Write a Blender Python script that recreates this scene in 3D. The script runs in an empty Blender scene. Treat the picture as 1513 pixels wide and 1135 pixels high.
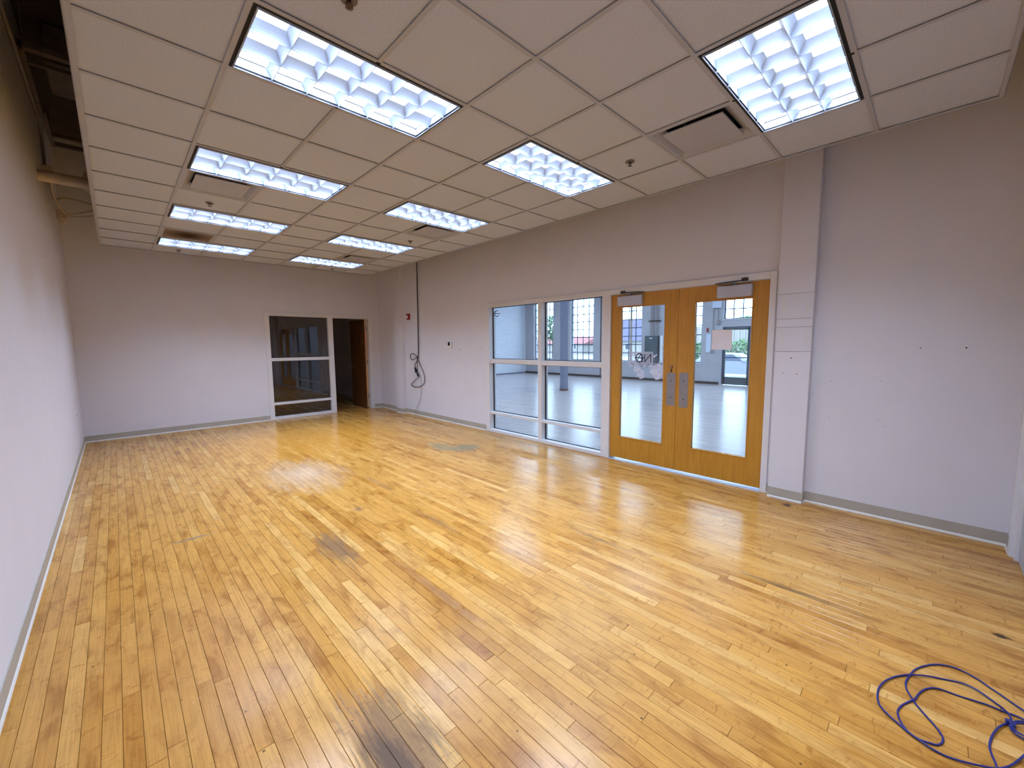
import bpy, bmesh, math, random
from mathutils import Vector, Matrix
random.seed(7)
PI = math.pi
sc = bpy.context.scene
C = sc.collection

# ------------------------------------------------------------------ camera
CAM = Vector((-0.5553, -2.8448, 1.6138))
yaw, pitch, roll, FPX = 0.769061, -0.097812, -0.008553, 603.577
fw = Vector((math.sin(yaw)*math.cos(pitch), math.cos(yaw)*math.cos(pitch), math.sin(pitch)))
rt = Vector((math.cos(yaw), -math.sin(yaw), 0))
up = rt.cross(fw)
rt2 = rt*math.cos(roll) + up*math.sin(roll)
up2 = up*math.cos(roll) - rt*math.sin(roll)
cam = bpy.data.cameras.new('camera')
cam.sensor_width = 36.0
cam.lens = FPX/1513*36
cam.clip_start = 0.02
cam.clip_end = 500
camo = bpy.data.objects.new('camera', cam)
C.objects.link(camo)
m = Matrix((rt2, up2, -fw)).transposed().to_4x4()
m.translation = CAM
camo.matrix_world = m
sc.camera = camo

# ------------------------------------------------------------------ world: bright even overcast
w = bpy.data.worlds.new('overcast')
sc.world = w
w.use_nodes = True
nt = w.node_tree
bg = nt.nodes['Background']
bg.inputs['Color'].default_value = (0.58, 0.76, 1.0, 1)
bg.inputs['Strength'].default_value = 7.0

sc.view_settings.view_transform = 'Standard'
sc.view_settings.look = 'None'
sc.view_settings.exposure = 0.0
sc.view_settings.gamma = 1.0
sc.view_settings.use_curve_mapping = False
cy = sc.cycles
cy.max_bounces = 10
cy.diffuse_bounces = 5
cy.glossy_bounces = 4
cy.transmission_bounces = 6
cy.transparent_max_bounces = 16
cy.sample_clamp_indirect = 10.0
cy.caustics_reflective = False
cy.caustics_refractive = False
cy.use_denoising = True

LAMP_W = 54.0        # watts of each ceiling light
LAMP_SPREAD = 122
LAMP_COL = (0.75, 0.97, 1.38)
NEXT_W = 110.0
PANEL_E = 1.4       # glow of the visible diffuser

# ------------------------------------------------------------------ measurements
T = 0.6096
H = 3.166
XL, XR, YB, YF = -1.032, 4.355, 7.122, -3.335
DECK = 4.95
XN = 4.505           # next-room face of the glazed wall
XFAR = 15.9
YN1, YN0 = 13.05, -6.0

# ------------------------------------------------------------------ colours
def lin(r, g, b):
    f = lambda c: (c/255/12.92) if c/255 <= 0.04045 else ((c/255+0.055)/1.055)**2.4
    return (f(r), f(g), f(b), 1)

def new_mat(name):
    mt = bpy.data.materials.new(name)
    mt.use_nodes = True
    return mt, mt.node_tree, mt.node_tree.nodes['Principled BSDF']

def N(nt, kind, **kw):
    n = nt.nodes.new(kind)
    for k, v in kw.items():
        setattr(n, k, v)
    return n

def coords(nt):
    return N(nt, 'ShaderNodeNewGeometry').outputs['Position']

def ramp(nt, fac, stops):
    r = N(nt, 'ShaderNodeValToRGB')
    e = r.color_ramp.elements
    while len(e) < len(stops):
        e.new(0.5)
    for i, (p, c) in enumerate(stops):
        e[i].position = p
        e[i].color = c
    nt.links.new(fac, r.inputs[0])
    return r.outputs[0]

def mixc(nt, fac, a, b, mode='MIX'):
    mx = N(nt, 'ShaderNodeMix', data_type='RGBA', blend_type=mode)
    for s, v in ((0, fac), (6, a), (7, b)):
        if hasattr(v, 'is_output'):
            nt.links.new(v, mx.inputs[s])
        else:
            mx.inputs[s].default_value = v
    return mx.outputs[2]

def math_(nt, op, a, b=None, clamp=False):
    mt = N(nt, 'ShaderNodeMath', operation=op, use_clamp=clamp)
    for i, v in enumerate((a, b)):
        if v is None:
            continue
        if hasattr(v, 'is_output'):
            nt.links.new(v, mt.inputs[i])
        else:
            mt.inputs[i].default_value = v
    return mt.outputs[0]

def noise(nt, vec, scale, detail=3, rough=0.5, dist=0.0):
    n = N(nt, 'ShaderNodeTexNoise')
    n.inputs['Scale'].default_value = scale
    n.inputs['Detail'].default_value = detail
    n.inputs['Roughness'].default_value = rough
    n.inputs['Distortion'].default_value = dist
    nt.links.new(vec, n.inputs['Vector'])
    return n.outputs[0]

def bump(nt, bs, height, strength, dist=0.002):
    b = N(nt, 'ShaderNodeBump')
    b.inputs['Strength'].default_value = strength
    b.inputs['Distance'].default_value = dist
    nt.links.new(height, b.inputs['Height'])
    nt.links.new(b.outputs[0], bs.inputs['Normal'])

def simple(name, col, rough=0.5, metal=0.0, var=0.05, scale=9.0, bumps=0.0, bscale=200.0, spec=0.5):
    mt, nt, bs = new_mat(name)
    p = coords(nt)
    a = tuple(min(1, c*(1-var)) for c in col[:3])+(1,)
    b = tuple(min(1, c*(1+var)) for c in col[:3])+(1,)
    nt.links.new(ramp(nt, noise(nt, p, scale, 4), [(0.3, a), (0.7, b)]), bs.inputs['Base Color'])
    bs.inputs['Roughness'].default_value = rough
    bs.inputs['Metallic'].default_value = metal
    bs.inputs['Specular IOR Level'].default_value = spec
    if bumps:
        bump(nt, bs, noise(nt, p, bscale, 2), bumps)
    return mt

def emit(name, col, s):
    mt = bpy.data.materials.new(name)
    mt.use_nodes = True
    nt = mt.node_tree
    nt.nodes.clear()
    e = N(nt, 'ShaderNodeEmission')
    e.inputs[0].default_value = col
    e.inputs[1].default_value = s
    o = N(nt, 'ShaderNodeOutputMaterial')
    nt.links.new(e.outputs[0], o.inputs[0])
    return mt

def glass(name, tint=(1, 1, 1, 1), refl=1.0, ior=1.5):
    mt = bpy.data.materials.new(name)
    mt.use_nodes = True
    nt = mt.node_tree
    nt.nodes.clear()
    tr = N(nt, 'ShaderNodeBsdfTransparent')
    tr.inputs[0].default_value = tint
    gl = N(nt, 'ShaderNodeBsdfGlossy')
    gl.inputs['Roughness'].default_value = 0.0
    lw = N(nt, 'ShaderNodeLayerWeight')
    lw.inputs[0].default_value = 0.5
    f0 = ((ior-1)/(ior+1))**2
    f = math_(nt, 'POWER', lw.outputs['Facing'], 5.0)
    f = math_(nt, 'ADD', math_(nt, 'MULTIPLY', f, 1-f0), f0)
    f = math_(nt, 'MULTIPLY', f, refl, True)
    mx = N(nt, 'ShaderNodeMixShader')
    nt.links.new(f, mx.inputs[0])
    nt.links.new(tr.outputs[0], mx.inputs[1])
    nt.links.new(gl.outputs[0], mx.inputs[2])
    o = N(nt, 'ShaderNodeOutputMaterial')
    nt.links.new(mx.outputs[0], o.inputs[0])
    return mt

def ellipse(nt, pos, cx, cy_, rx, ry, edge=0.35, nscale=6.0, namp=0.5, stretch=(1, 1)):
    """0..1 mask of a stain or patch at a fixed place on the floor"""
    s = N(nt, 'ShaderNodeSeparateXYZ')
    nt.links.new(pos, s.inputs[0])
    dx = math_(nt, 'DIVIDE', math_(nt, 'SUBTRACT', s.outputs[0], cx), rx)
    dy = math_(nt, 'DIVIDE', math_(nt, 'SUBTRACT', s.outputs[1], cy_), ry)
    d = math_(nt, 'SQRT', math_(nt, 'ADD', math_(nt, 'MULTIPLY', dx, dx), math_(nt, 'MULTIPLY', dy, dy)))
    mp = N(nt, 'ShaderNodeMapping')
    mp.inputs['Scale'].default_value = (stretch[0], stretch[1], 1)
    nt.links.new(pos, mp.inputs[0])
    nz = noise(nt, mp.outputs[0], nscale, 5, 0.65)
    d = math_(nt, 'ADD', d, math_(nt, 'MULTIPLY', math_(nt, 'SUBTRACT', nz, 0.5), namp*2))
    v = math_(nt, 'DIVIDE', math_(nt, 'SUBTRACT', 1.0, d), edge, True)
    return v

def wood_floor(name, mode, grey=0.0, rough0=0.14):
    mt, nt, bs = new_mat(name)
    pos = coords(nt)
    if mode == 'plank':
        tone = N(nt, 'ShaderNodeAttribute', attribute_name='tone').outputs['Fac']
        seed = N(nt, 'ShaderNodeAttribute', attribute_name='seed').outputs['Fac']
        groove = None
    else:
        sp = N(nt, 'ShaderNodeSeparateXYZ')
        nt.links.new(pos, sp.inputs[0])
        cb = N(nt, 'ShaderNodeCombineXYZ')
        nt.links.new(sp.outputs[1], cb.inputs[0])
        nt.links.new(sp.outputs[0], cb.inputs[1])
        br = N(nt, 'ShaderNodeTexBrick')
        br.offset = 0.37
        br.offset_frequency = 2
        br.inputs['Color1'].default_value = (0, 0, 0, 1)
        br.inputs['Color2'].default_value = (1, 1, 1, 1)
        br.inputs['Mortar'].default_value = (0.5, 0.5, 0.5, 1)
        br.inputs['Scale'].default_value = 1
        br.inputs['Mortar Size'].default_value = 0.0015
        br.inputs['Brick Width'].default_value = 1.15
        br.inputs['Row Height'].default_value = 0.064
        nt.links.new(cb.outputs[0], br.inputs[0])
        tone = br.outputs['Color']
        seed = tone
        groove = br.outputs['Fac']
    off = N(nt, 'ShaderNodeCombineXYZ')
    nt.links.new(math_(nt, 'MULTIPLY', seed, 37.0), off.inputs[2])
    ad = N(nt, 'ShaderNodeVectorMath', operation='ADD')
    nt.links.new(pos, ad.inputs[0])
    nt.links.new(off.outputs[0], ad.inputs[1])
    def stretched(sx, sy):
        mp = N(nt, 'ShaderNodeMapping')
        mp.inputs['Scale'].default_value = (sx, sy, 1)
        nt.links.new(ad.outputs[0], mp.inputs[0])
        return mp.outputs[0]
    base = ramp(nt, tone, [(0.0, lin(168, 110, 42)), (0.3, lin(190, 134, 60)), (0.65, lin(200, 146, 72)), (1.0, lin(212, 165, 96))])
    # mottled maple figure, broad and soft
    mot = noise(nt, stretched(9, 3.2), 1.0, 5, 0.62, 0.6)
    base = mixc(nt, 1.0, base, ramp(nt, mot, [(0.34, (0.70, 0.60, 0.50, 1)), (0.50, (1, 1, 1, 1)), (0.68, (1.12, 1.12, 1.10, 1))]), 'MULTIPLY')
    # curly bars across the grain
    curl = noise(nt, stretched(10, 26), 1.0, 3, 0.6, 1.5)
    base = mixc(nt, 0.75, base, ramp(nt, curl, [(0.30, (0.66, 0.54, 0.42, 1)), (0.41, (1, 1, 1, 1))]), 'MULTIPLY')
    # fine grain along the board
    gr = noise(nt, stretched(150, 3.5), 1.0, 4, 0.7)
    base = mixc(nt, 0.8, base, ramp(nt, gr, [(0.36, (0.76, 0.70, 0.62, 1)), (0.55, (1, 1, 1, 1))]), 'MULTIPLY')
    rough = ramp(nt, noise(nt, pos, 1.7, 4, 0.6), [(0.3, (rough0,)*3+(1,)), (0.75, (rough0+0.13,)*3+(1,))])
    if mode != 'plank':
        rough = ramp(nt, tone, [(0.0, (rough0,)*3+(1,)), (1.0, (rough0+0.06,)*3+(1,))])
    if mode == 'plank':
        # dark knots and old nail specks
        vo = N(nt, 'ShaderNodeTexVoronoi')
        vo.inputs['Scale'].default_value = 8.0
        nt.links.new(pos, vo.inputs['Vector'])
        sp_ = math_(nt, 'LESS_THAN', vo.outputs['Distance'], 0.045)
        base = mixc(nt, math_(nt, 'MULTIPLY', sp_, 0.8), base, lin(60, 38, 25))
        yel = ellipse(nt, pos, 1.9, 4.6, 1.9, 1.7, 0.6, 1.2, 0.25)
        base = mixc(nt, math_(nt, 'MULTIPLY', yel, 0.5), base, lin(206, 140, 50))
        stains_and_patches = [
            ((1.05, 2.60, 0.52, 0.95, 1.0, 1.6, 0.55, (9, 1.2)), lin(206, 186, 166), 0.5, 0.5),  # whitish, duller patch
            ((3.30, 2.20, 0.30, 0.26, 0.5, 1.8, 0.8, (10, 1.6)), lin(128, 118, 90), 0.8, 0.5),
            ((3.05, 2.50, 0.16, 0.40, 0.5, 1.8, 0.9, (10, 1.6)), lin(132, 122, 94), 0.7, 0.5),
            ((0.10, -1.52, 0.085, 0.26, 0.5, 2.2, 1.0, (24, 2.6)), lin(66, 46, 32), 0.85, 0.42),
            ((0.15, -1.45, 0.17, 0.42, 0.5, 2.2, 1.3, (24, 2.0)), lin(84, 58, 38), 0.6, 0.42),
            ((0.60, 0.40, 0.12, 0.42, 0.6, 2.0, 1.3, (22, 2.0)), lin(98, 70, 46), 0.7, 0.4),
            ((1.06, 1.03, 0.05, 0.07, 0.9, 20, 1.0, (1, 1)), lin(96, 62, 44), 0.8, 0.4),
            ((2.50, -2.30, 0.035, 0.46, 0.9, 3, 1.0, (16, 3)), lin(96, 70, 40), 0.75, 0.4),
            ((2.20, -1.0, 0.04, 0.40, 0.9, 3, 1.2, (16, 3)), lin(120, 80, 40), 0.6, 0.4),
            ((1.45, 0.2, 0.05, 0.50, 0.9, 3, 1.2, (16, 3)), lin(128, 84, 42), 0.6, 0.4),
            ((0.85, -0.7, 0.04, 0.60, 0.9, 3, 1.2, (16, 3)), lin(140, 92, 52), 0.6, 0.4),
            ((1.55, 1.60, 0.05, 0.5, 0.6, 9, 0.9, (6, 0.5)), lin(150, 100, 50), 0.55, 0.3),
            ((2.81, -3.20, 0.03, 0.04, 0.5, 30, 0.8, (1, 1)), lin(40, 25, 20), 0.9, 0.4),
            ((-0.20, 1.42, 0.16, 0.025, 0.5, 14, 0.9, (1, 1)), lin(92, 74, 66), 0.7, 0.4),
            ((1.20, -1.55, 1.30, 0.95, 0.9, 2.0, 0.35, (1, 1)), lin(200, 168, 132), 0.20, 0.36),  # broad area, slightly paler and duller
            ((-0.45, -0.2, 0.55, 1.3, 0.9, 3.0, 0.5, (2, 0.6)), lin(170, 112, 62), 0.30, 0.3),
            ((4.12, -1.92, 0.06, 0.05, 0.5, 20, 0.8, (1, 1)), lin(70, 46, 36), 0.85, 0.4),
            ((4.0, 5.55, 0.12, 0.28, 0.5, 12, 0.9, (1, 1)), lin(100, 66, 44), 0.6, 0.4),
        ]
        for (a, col, k, rg) in stains_and_patches:
            mk = ellipse(nt, pos, *a)
            mk = math_(nt, 'MULTIPLY', mk, k)
            base = mixc(nt, mk, base, col)
            rough = mixc(nt, mk, rough, (rg+0.15,)*3+(1,))
    if groove is not None:
        base = mixc(nt, groove, base, lin(70, 48, 30))
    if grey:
        base = mixc(nt, grey, base, lin(190, 197, 212))  # window glare on the far floor, mixed into its colour
    nt.links.new(base, bs.inputs['Base Color'])
    nt.links.new(rough, bs.inputs['Roughness'])
    bs.inputs['Specular IOR Level'].default_value = 0.36
    bump(nt, bs, noise(nt, stretched(30, 4), 1.0, 3, 0.5), 0.10, 0.001)
    return mt

M = {}
M['paint'] = simple('wall_paint', lin(221, 219, 224), 0.62, var=0.015, scale=2.5, bumps=0.25, bscale=260)
M['paint2'] = simple('wall_paint_patch', lin(217, 215, 220), 0.55, var=0.02)
M['white'] = simple('white_frame_paint', lin(222, 221, 222), 0.35, var=0.01)
M['base'] = simple('vinyl_cove_base', lin(178, 172, 158), 0.45, var=0.05, scale=5)
M['shoe'] = simple('white_shoe_strip', lin(226, 221, 212), 0.5, var=0.04, scale=20)
M['tile'] = simple('mineral_fibre_tile', lin(186, 191, 202), 0.9, var=0.13, scale=150, bumps=0.6, bscale=240)
M['tee'] = simple('ceiling_tee_enamel', lin(166, 167, 174), 0.45, var=0.02)
M['black'] = simple('black_gap', lin(12, 11, 13), 0.7, var=0.1)  # stands in for the shade in fixture gaps and diffuser necks
M['deck'] = simple('dark_roof_deck', lin(76, 60, 58), 0.9, var=0.25, scale=3)
M['steel'] = simple('dusty_steel', lin(120, 104, 98), 0.6, var=0.15, scale=12)
M['pipe'] = simple('painted_pipe', lin(196, 180, 166), 0.55, var=0.08, scale=8)
M['conduit'] = simple('grey_conduit', lin(150, 140, 136), 0.45, var=0.08)
M['lightwhite'] = simple('louver_white', lin(186, 194, 206), 0.3, var=0.01)
M['panel'] = emit('lit_diffuser', (0.90, 0.95, 1.0, 1), PANEL_E)
M['grille'] = simple('dusty_grille', lin(120, 100, 82), 0.8, var=0.3, scale=6)
M['metal'] = simple('brushed_aluminium', lin(150, 150, 156), 0.42, 0.7, var=0.08, scale=60)
M['closer'] = simple('closer_grey_enamel', lin(188, 191, 208), 0.45, 0.0, var=0.03)
M['darkmetal'] = simple('dark_bronze', lin(70, 58, 52), 0.4, 0.6, var=0.1)
M['brass'] = simple('worn_brass', lin(176, 128, 96), 0.3, 0.8, var=0.1)
M['rubber'] = simple('black_rubber', lin(22, 20, 24), 0.5, var=0.1)
M['red'] = simple('fire_red', lin(150, 22, 34), 0.4, var=0.05)
M['blue'] = simple('blue_cable_jacket', lin(26, 30, 100), 0.4, var=0.12, scale=40)
M['plastic'] = simple('white_plastic', lin(232, 232, 232), 0.4, var=0.02)
M['screen'] = simple('dark_screen', lin(30, 34, 42), 0.2, var=0.05)
M['paper'] = simple('white_paper', lin(236, 234, 242), 0.8, var=0.015)
M['ink'] = simple('black_ink', lin(12, 12, 16), 0.6, var=0.05)
M['redink'] = simple('red_ink', lin(150, 100, 116), 0.6, var=0.05)
M['tape'] = simple('old_tape', lin(218, 217, 210), 0.7, var=0.03)
M['brickw'] = simple('white_painted_brick', lin(206, 212, 224), 0.7, var=0.04, scale=4)
M['facade'] = simple('grey_painted_facade', lin(178, 174, 178), 0.75, var=0.05, scale=3)
M['post'] = simple('blue_grey_post_paint', lin(122, 128, 146), 0.6, var=0.05)
M['rust'] = simple('rust_red', lin(120, 70, 66), 0.7, var=0.2, scale=20)
M['panelgrey'] = simple('electrical_grey_green', lin(72, 84, 90), 0.5, 0.1, var=0.05)
M['muntin'] = simple('dark_blue_steel_sash', lin(62, 74, 96), 0.5, var=0.05)
M['asphalt'] = simple('pale_asphalt', lin(150, 152, 158), 0.9, var=0.1, scale=2)
M['carpaint'] = simple('silver_car_paint', lin(150, 154, 166), 0.3, 0.3, var=0.02)
M['carglass'] = simple('car_glass', lin(48, 58, 84), 0.1, var=0.05)
M['siding'] = simple('pale_siding', lin(160, 154, 148), 0.8, var=0.05)
M['slate'] = simple('purple_grey_roof', lin(92, 88, 112), 0.85, var=0.12, scale=5)
M['awning'] = simple('red_awning', lin(150, 92, 90), 0.8, var=0.08)
M['bark'] = simple('bark', lin(88, 76, 66), 0.9, var=0.2)
M['leaf'] = simple('leaf_green', lin(76, 112, 70), 0.8, var=0.25, scale=3)
M['glass'] = glass('clear_glass', (0.97, 0.985, 0.98, 1), 1.0)
M['glassfar'] = glass('old_window_glass', (0.93, 0.97, 0.98, 1), 1.0)
M['glassdark'] = glass('tinted_office_glass', (0.55, 0.50, 0.48, 1), 1.6, 1.6)
M['residue'] = None
M['plank'] = wood_floor('maple_plank', 'plank')
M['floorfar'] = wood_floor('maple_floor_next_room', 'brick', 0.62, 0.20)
M['floorback'] = wood_floor('maple_floor_back_room', 'brick', 0.0, 0.22)

def door_wood(name, c1, c2, rough=0.35):
    mt, nt, bs = new_mat(name)
    pos = coords(nt)
    mp = N(nt, 'ShaderNodeMapping')
    mp.inputs['Scale'].default_value = (14, 14, 1.1)
    nt.links.new(pos, mp.inputs[0])
    g = noise(nt, mp.outputs[0], 2.5, 5, 0.6, 0.3)
    base = ramp(nt, g, [(0.3, c1), (0.7, c2)])
    mp2 = N(nt, 'ShaderNodeMapping')
    mp2.inputs['Scale'].default_value = (160, 160, 4)
    nt.links.new(pos, mp2.inputs[0])
    base = mixc(nt, 0.5, base, ramp(nt, noise(nt, mp2.outputs[0], 1, 3), [(0.35, (0.88, 0.84, 0.78, 1)), (0.6, (1, 1, 1, 1))]), 'MULTIPLY')
    nt.links.new(base, bs.inputs['Base Color'])
    bs.inputs['Roughness'].default_value = rough
    return mt
M['oak'] = door_wood('honey_door_veneer', lin(182, 126, 40), lin(202, 146, 54))
M['walnut'] = door_wood('brown_door_veneer', lin(92, 56, 26), lin(120, 76, 36), 0.4)
M['edge'] = door_wood('pale_door_edge', lin(196, 150, 110), lin(216, 172, 130), 0.5)

def film_mat(name, col, alpha, nscale=0.0):
    mt = bpy.data.materials.new(name)
    mt.use_nodes = True
    nt = mt.node_tree
    bs = nt.nodes['Principled BSDF']
    bs.inputs['Base Color'].default_value = col
    bs.inputs['Roughness'].default_value = 0.6
    if nscale:
        a = ramp(nt, noise(nt, coords(nt), nscale, 4, 0.7), [(0.35, (0.1,)*3+(1,)), (0.62, (alpha,)*3+(1,))])
        nt.links.new(a, bs.inputs['Alpha'])
    else:
        bs.inputs['Alpha'].default_value = alpha
    return mt
M['film'] = film_mat('clear_film', lin(215, 222, 240), 0.35)
M['residue'] = film_mat('torn_backing_residue', lin(222, 228, 244), 0.9, 38.0)

# ------------------------------------------------------------------ mesh helpers
class MB:
    def __init__(s):
        s.v = []; s.f = []; s.sm = []; s.mi = []
    def add(s, vs, fs, smooth=False, mi=0):
        k = len(s.v)
        s.v += [tuple(p) for p in vs]
        for f in fs:
            s.f.append(tuple(i+k for i in f)); s.sm.append(smooth); s.mi.append(mi)
    def box(s, x0, x1, y0, y1, z0, z1, c=0.0, mi=0):
        if x0 > x1: x0, x1 = x1, x0
        if y0 > y1: y0, y1 = y1, y0
        if z0 > z1: z0, z1 = z1, z0
        if c <= 0:
            vs = [(x, y, z) for z in (z0, z1) for y in (y0, y1) for x in (x0, x1)]
            s.add(vs, [(0, 2, 3, 1), (4, 5, 7, 6), (0, 1, 5, 4), (2, 6, 7, 3), (0, 4, 6, 2), (1, 3, 7, 5)], mi=mi)
            return
        c = min(c, (x1-x0)*0.45, (y1-y0)*0.45, (z1-z0)*0.45)
        bm = bmesh.new()
        bmesh.ops.create_cube(bm, size=1)
        for v in bm.verts:
            v.co = Vector(((x0+x1)/2+v.co.x*(x1-x0), (y0+y1)/2+v.co.y*(y1-y0), (z0+z1)/2+v.co.z*(z1-z0)))
        bmesh.ops.bevel(bm, geom=bm.edges[:], offset=c, segments=1, affect='EDGES')
        bm.verts.ensure_lookup_table()
        s.add([v.co[:] for v in bm.verts], [[v.index for v in f.verts] for f in bm.faces], mi=mi)
        bm.free()
    def prism(s, pts, axis, a0, a1, mi=0):
        """pts: 2-D polygon in the two other axes, extruded along axis"""
        def P(p, a):
            if axis == 'x': return (a, p[0], p[1])
            if axis == 'y': return (p[0], a, p[1])
            return (p[0], p[1], a)
        n = len(pts)
        vs = [P(p, a0) for p in pts]+[P(p, a1) for p in pts]
        fs = [tuple(range(n)), tuple(range(2*n-1, n-1, -1))]
        fs += [(i, i+n, (i+1) % n+n, (i+1) % n) for i in range(n)]
        s.add(vs, fs, mi=mi)
    def cyl(s, p0, p1, r, n=16, r1=None, cap=True, mi=0):
        p0, p1 = Vector(p0), Vector(p1)
        r1 = r if r1 is None else r1
        d = (p1-p0).normalized()
        a = d.orthogonal().normalized(); b = d.cross(a)
        vs = [p0+(a*math.cos(t)+b*math.sin(t))*r for t in [2*PI*i/n for i in range(n)]]
        vs += [p1+(a*math.cos(t)+b*math.sin(t))*r1 for t in [2*PI*i/n for i in range(n)]]
        s.add(vs, [(i, (i+1) % n, (i+1) % n+n, i+n) for i in range(n)], True, mi)
        if cap:
            s.add(vs[:n], [tuple(range(n-1, -1, -1))], mi=mi)
            s.add(vs[n:], [tuple(range(n))], mi=mi)
    def tube(s, pts, r, n=8, smooth_steps=6, closed=False):
        P = [Vector(p) for p in pts]
        if smooth_steps > 1:
            Q = []
            m_ = len(P)
            for i in range(m_-1):
                p0 = P[max(i-1, 0)]; p1 = P[i]; p2 = P[i+1]; p3 = P[min(i+2, m_-1)]
                for k in range(smooth_steps):
                    t = k/smooth_steps
                    Q.append(0.5*((2*p1)+(p2-p0)*t+(2*p0-5*p1+4*p2-p3)*t*t+(3*p1-p0-3*p2+p3)*t**3))
            Q.append(P[-1]); P = Q
        rings = []
        d0 = (P[1]-P[0]).normalized()
        a = d0.orthogonal().normalized()
        for i, p in enumerate(P):
            d = (P[min(i+1, len(P)-1)]-P[max(i-1, 0)]).normalized()
            a = (a-d*a.dot(d)).normalized()
            b = d.cross(a)
            rings.append([p+(a*math.cos(t)+b*math.sin(t))*r for t in [2*PI*k/n for k in range(n)]])
        vs = [v for rg in rings for v in rg]
        fs = []
        for i in range(len(rings)-1):
            for k in range(n):
                fs.append((i*n+k, i*n+(k+1) % n, (i+1)*n+(k+1) % n, (i+1)*n+k))
        s.add(vs, fs, True)
        s.add(rings[0], [tuple(range(n-1, -1, -1))]); s.add(rings[-1], [tuple(range(n))])
    def lathe(s, prof, origin, n=24, flip=1, smooth=True):
        """prof: (radius, z) list, around vertical axis"""
        o = Vector(origin)
        vs = []
        for (r, z) in prof:
            for k in range(n):
                t = 2*PI*k/n
                vs.append(o+Vector((r*math.cos(t), r*math.sin(t), z)))
        fs = []
        for i in range(len(prof)-1):
            for k in range(n):
                fs.append((i*n+k, i*n+(k+1) % n, (i+1)*n+(k+1) % n, (i+1)*n+k))
        s.add(vs, fs, smooth)
    def mesh(s, name, mats, off=(0, 0, 0)):
        me = bpy.data.meshes.new(name)
        ox, oy, oz = off
        me.from_pydata([(x-ox, y-oy, z-oz) for x, y, z in s.v], [], s.f)
        for mt in (mats if isinstance(mats, (list, tuple)) else [mats]):
            me.materials.append(mt)
        me.polygons.foreach_set('use_smooth', s.sm)
        me.polygons.foreach_set('material_index', s.mi)
        me.update()
        return me

def wloc(o):
    v = Vector(o.location)
    while o.parent:
        o = o.parent
        v = v+Vector(o.location)
    return v

def obj(name, mb, mat, parent=None, loc=None, label=None, kind=None):
    """one mesh object; geometry of mb is given in world coordinates"""
    if loc is None:
        loc = wloc(parent) if parent else Vector((0, 0, 0))
    loc = Vector(loc)
    me = mb.mesh(name, mat, loc)
    o = bpy.data.objects.new(name, me)
    C.objects.link(o)
    if parent:
        o.parent = parent
        o.location = loc-wloc(parent)
    else:
        o.location = loc
    if label: o['label'] = label
    if kind: o['kind'] = kind
    return o

def tag(o, label, cat=None, group=None, kind=None):
    if label: o['label'] = label
    if cat: o['category'] = cat
    if group: o['group'] = group
    if kind: o['kind'] = kind
    return o

def empty(name, loc, label=None, cat=None, group=None, kind=None):
    o = bpy.data.objects.new(name, None)
    o.empty_display_size = 0.1
    o.location = loc
    C.objects.link(o)
    return tag(o, label, cat, group, kind)

def link_copy(src, parent, loc, name=None):
    c = src.copy(); C.objects.link(c); c.parent = parent; c.location = loc
    return c

def kids(o):
    return [x for x in list(bpy.data.objects) if x.parent == o]

def copy_tree(o, parent=None):
    c = o.copy(); C.objects.link(c); c.parent = parent
    for ch in kids(o):
        copy_tree(ch, c)
    return c

# ================================================================== THE ROOM SHELL
# floor: dark sub-floor slab with individual maple planks on it
mb = MB(); mb.box(XL-0.1, XN, YF-0.14, YB+0.12, -0.12, -0.0125)
floor = obj('floor', mb, simple('sub_floor', lin(46, 32, 20), 0.9), kind='structure',
            label='honey maple strip floor, scratched and stained')
PW = 0.0637
rng = random.Random(21)
planks = []
nrow = int((XN-XL)/PW)+1
for i in range(nrow):
    x0 = XL+i*PW; x1 = min(x0+PW, XN)
    if x1-x0 < 0.01: continue
    y = YF-0.14-rng.uniform(0, 1.0)
    while y < YB+0.1:
        L = rng.choice([rng.uniform(0.35, 0.9), rng.uniform(0.7, 1.7), rng.uniform(0.9, 2.1)])
        a, b = max(y, YF-0.14), min(y+L, YB+0.1)
        if b-a > 0.03:
            planks.append((x0, x1, a, b))
        y += L
def seen_depth(x, y):
    d = Vector((x, y, 0))-CAM
    z = d.dot(fw)
    if z < 0.05: return None
    u = 756.5+FPX*d.dot(rt2)/z; v = 567.5-FPX*d.dot(up2)/z
    return z if (-5 < u < 1518 and -5 < v < 1140) else None
def rank(p):
    best = 1e9
    for t in (0, 0.25, 0.5, 0.75, 1):
        z = seen_depth((p[0]+p[1])/2, p[2]+(p[3]-p[2])*t)
        if z: best = min(best, z)
    return best
def plank_geo(p, z_off):
    x0, x1, y0, y1 = p
    g = 0.0007; c = 0.0011
    zb, zt = -0.0125, 0.0+z_off
    X0, X1, Y0, Y1 = x0+g, x1-g, y0+g, y1-g
    vs = [(X0, Y0, zb), (X1, Y0, zb), (X1, Y1, zb), (X0, Y1, zb),
          (X0, Y0, zt-c), (X1, Y0, zt-c), (X1, Y1, zt-c), (X0, Y1, zt-c),
          (X0+c, Y0+c, zt), (X1-c, Y0+c, zt), (X1-c, Y1-c, zt), (X0+c, Y1-c, zt)]
    fs = [(8, 9, 10, 11), (4, 5, 9, 8), (5, 6, 10, 9), (6, 7, 11, 10), (7, 4, 8, 11),
          (0, 1, 5, 4), (1, 2, 6, 5), (2, 3, 7, 6), (3, 0, 4, 7)]
    return vs, fs
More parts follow.
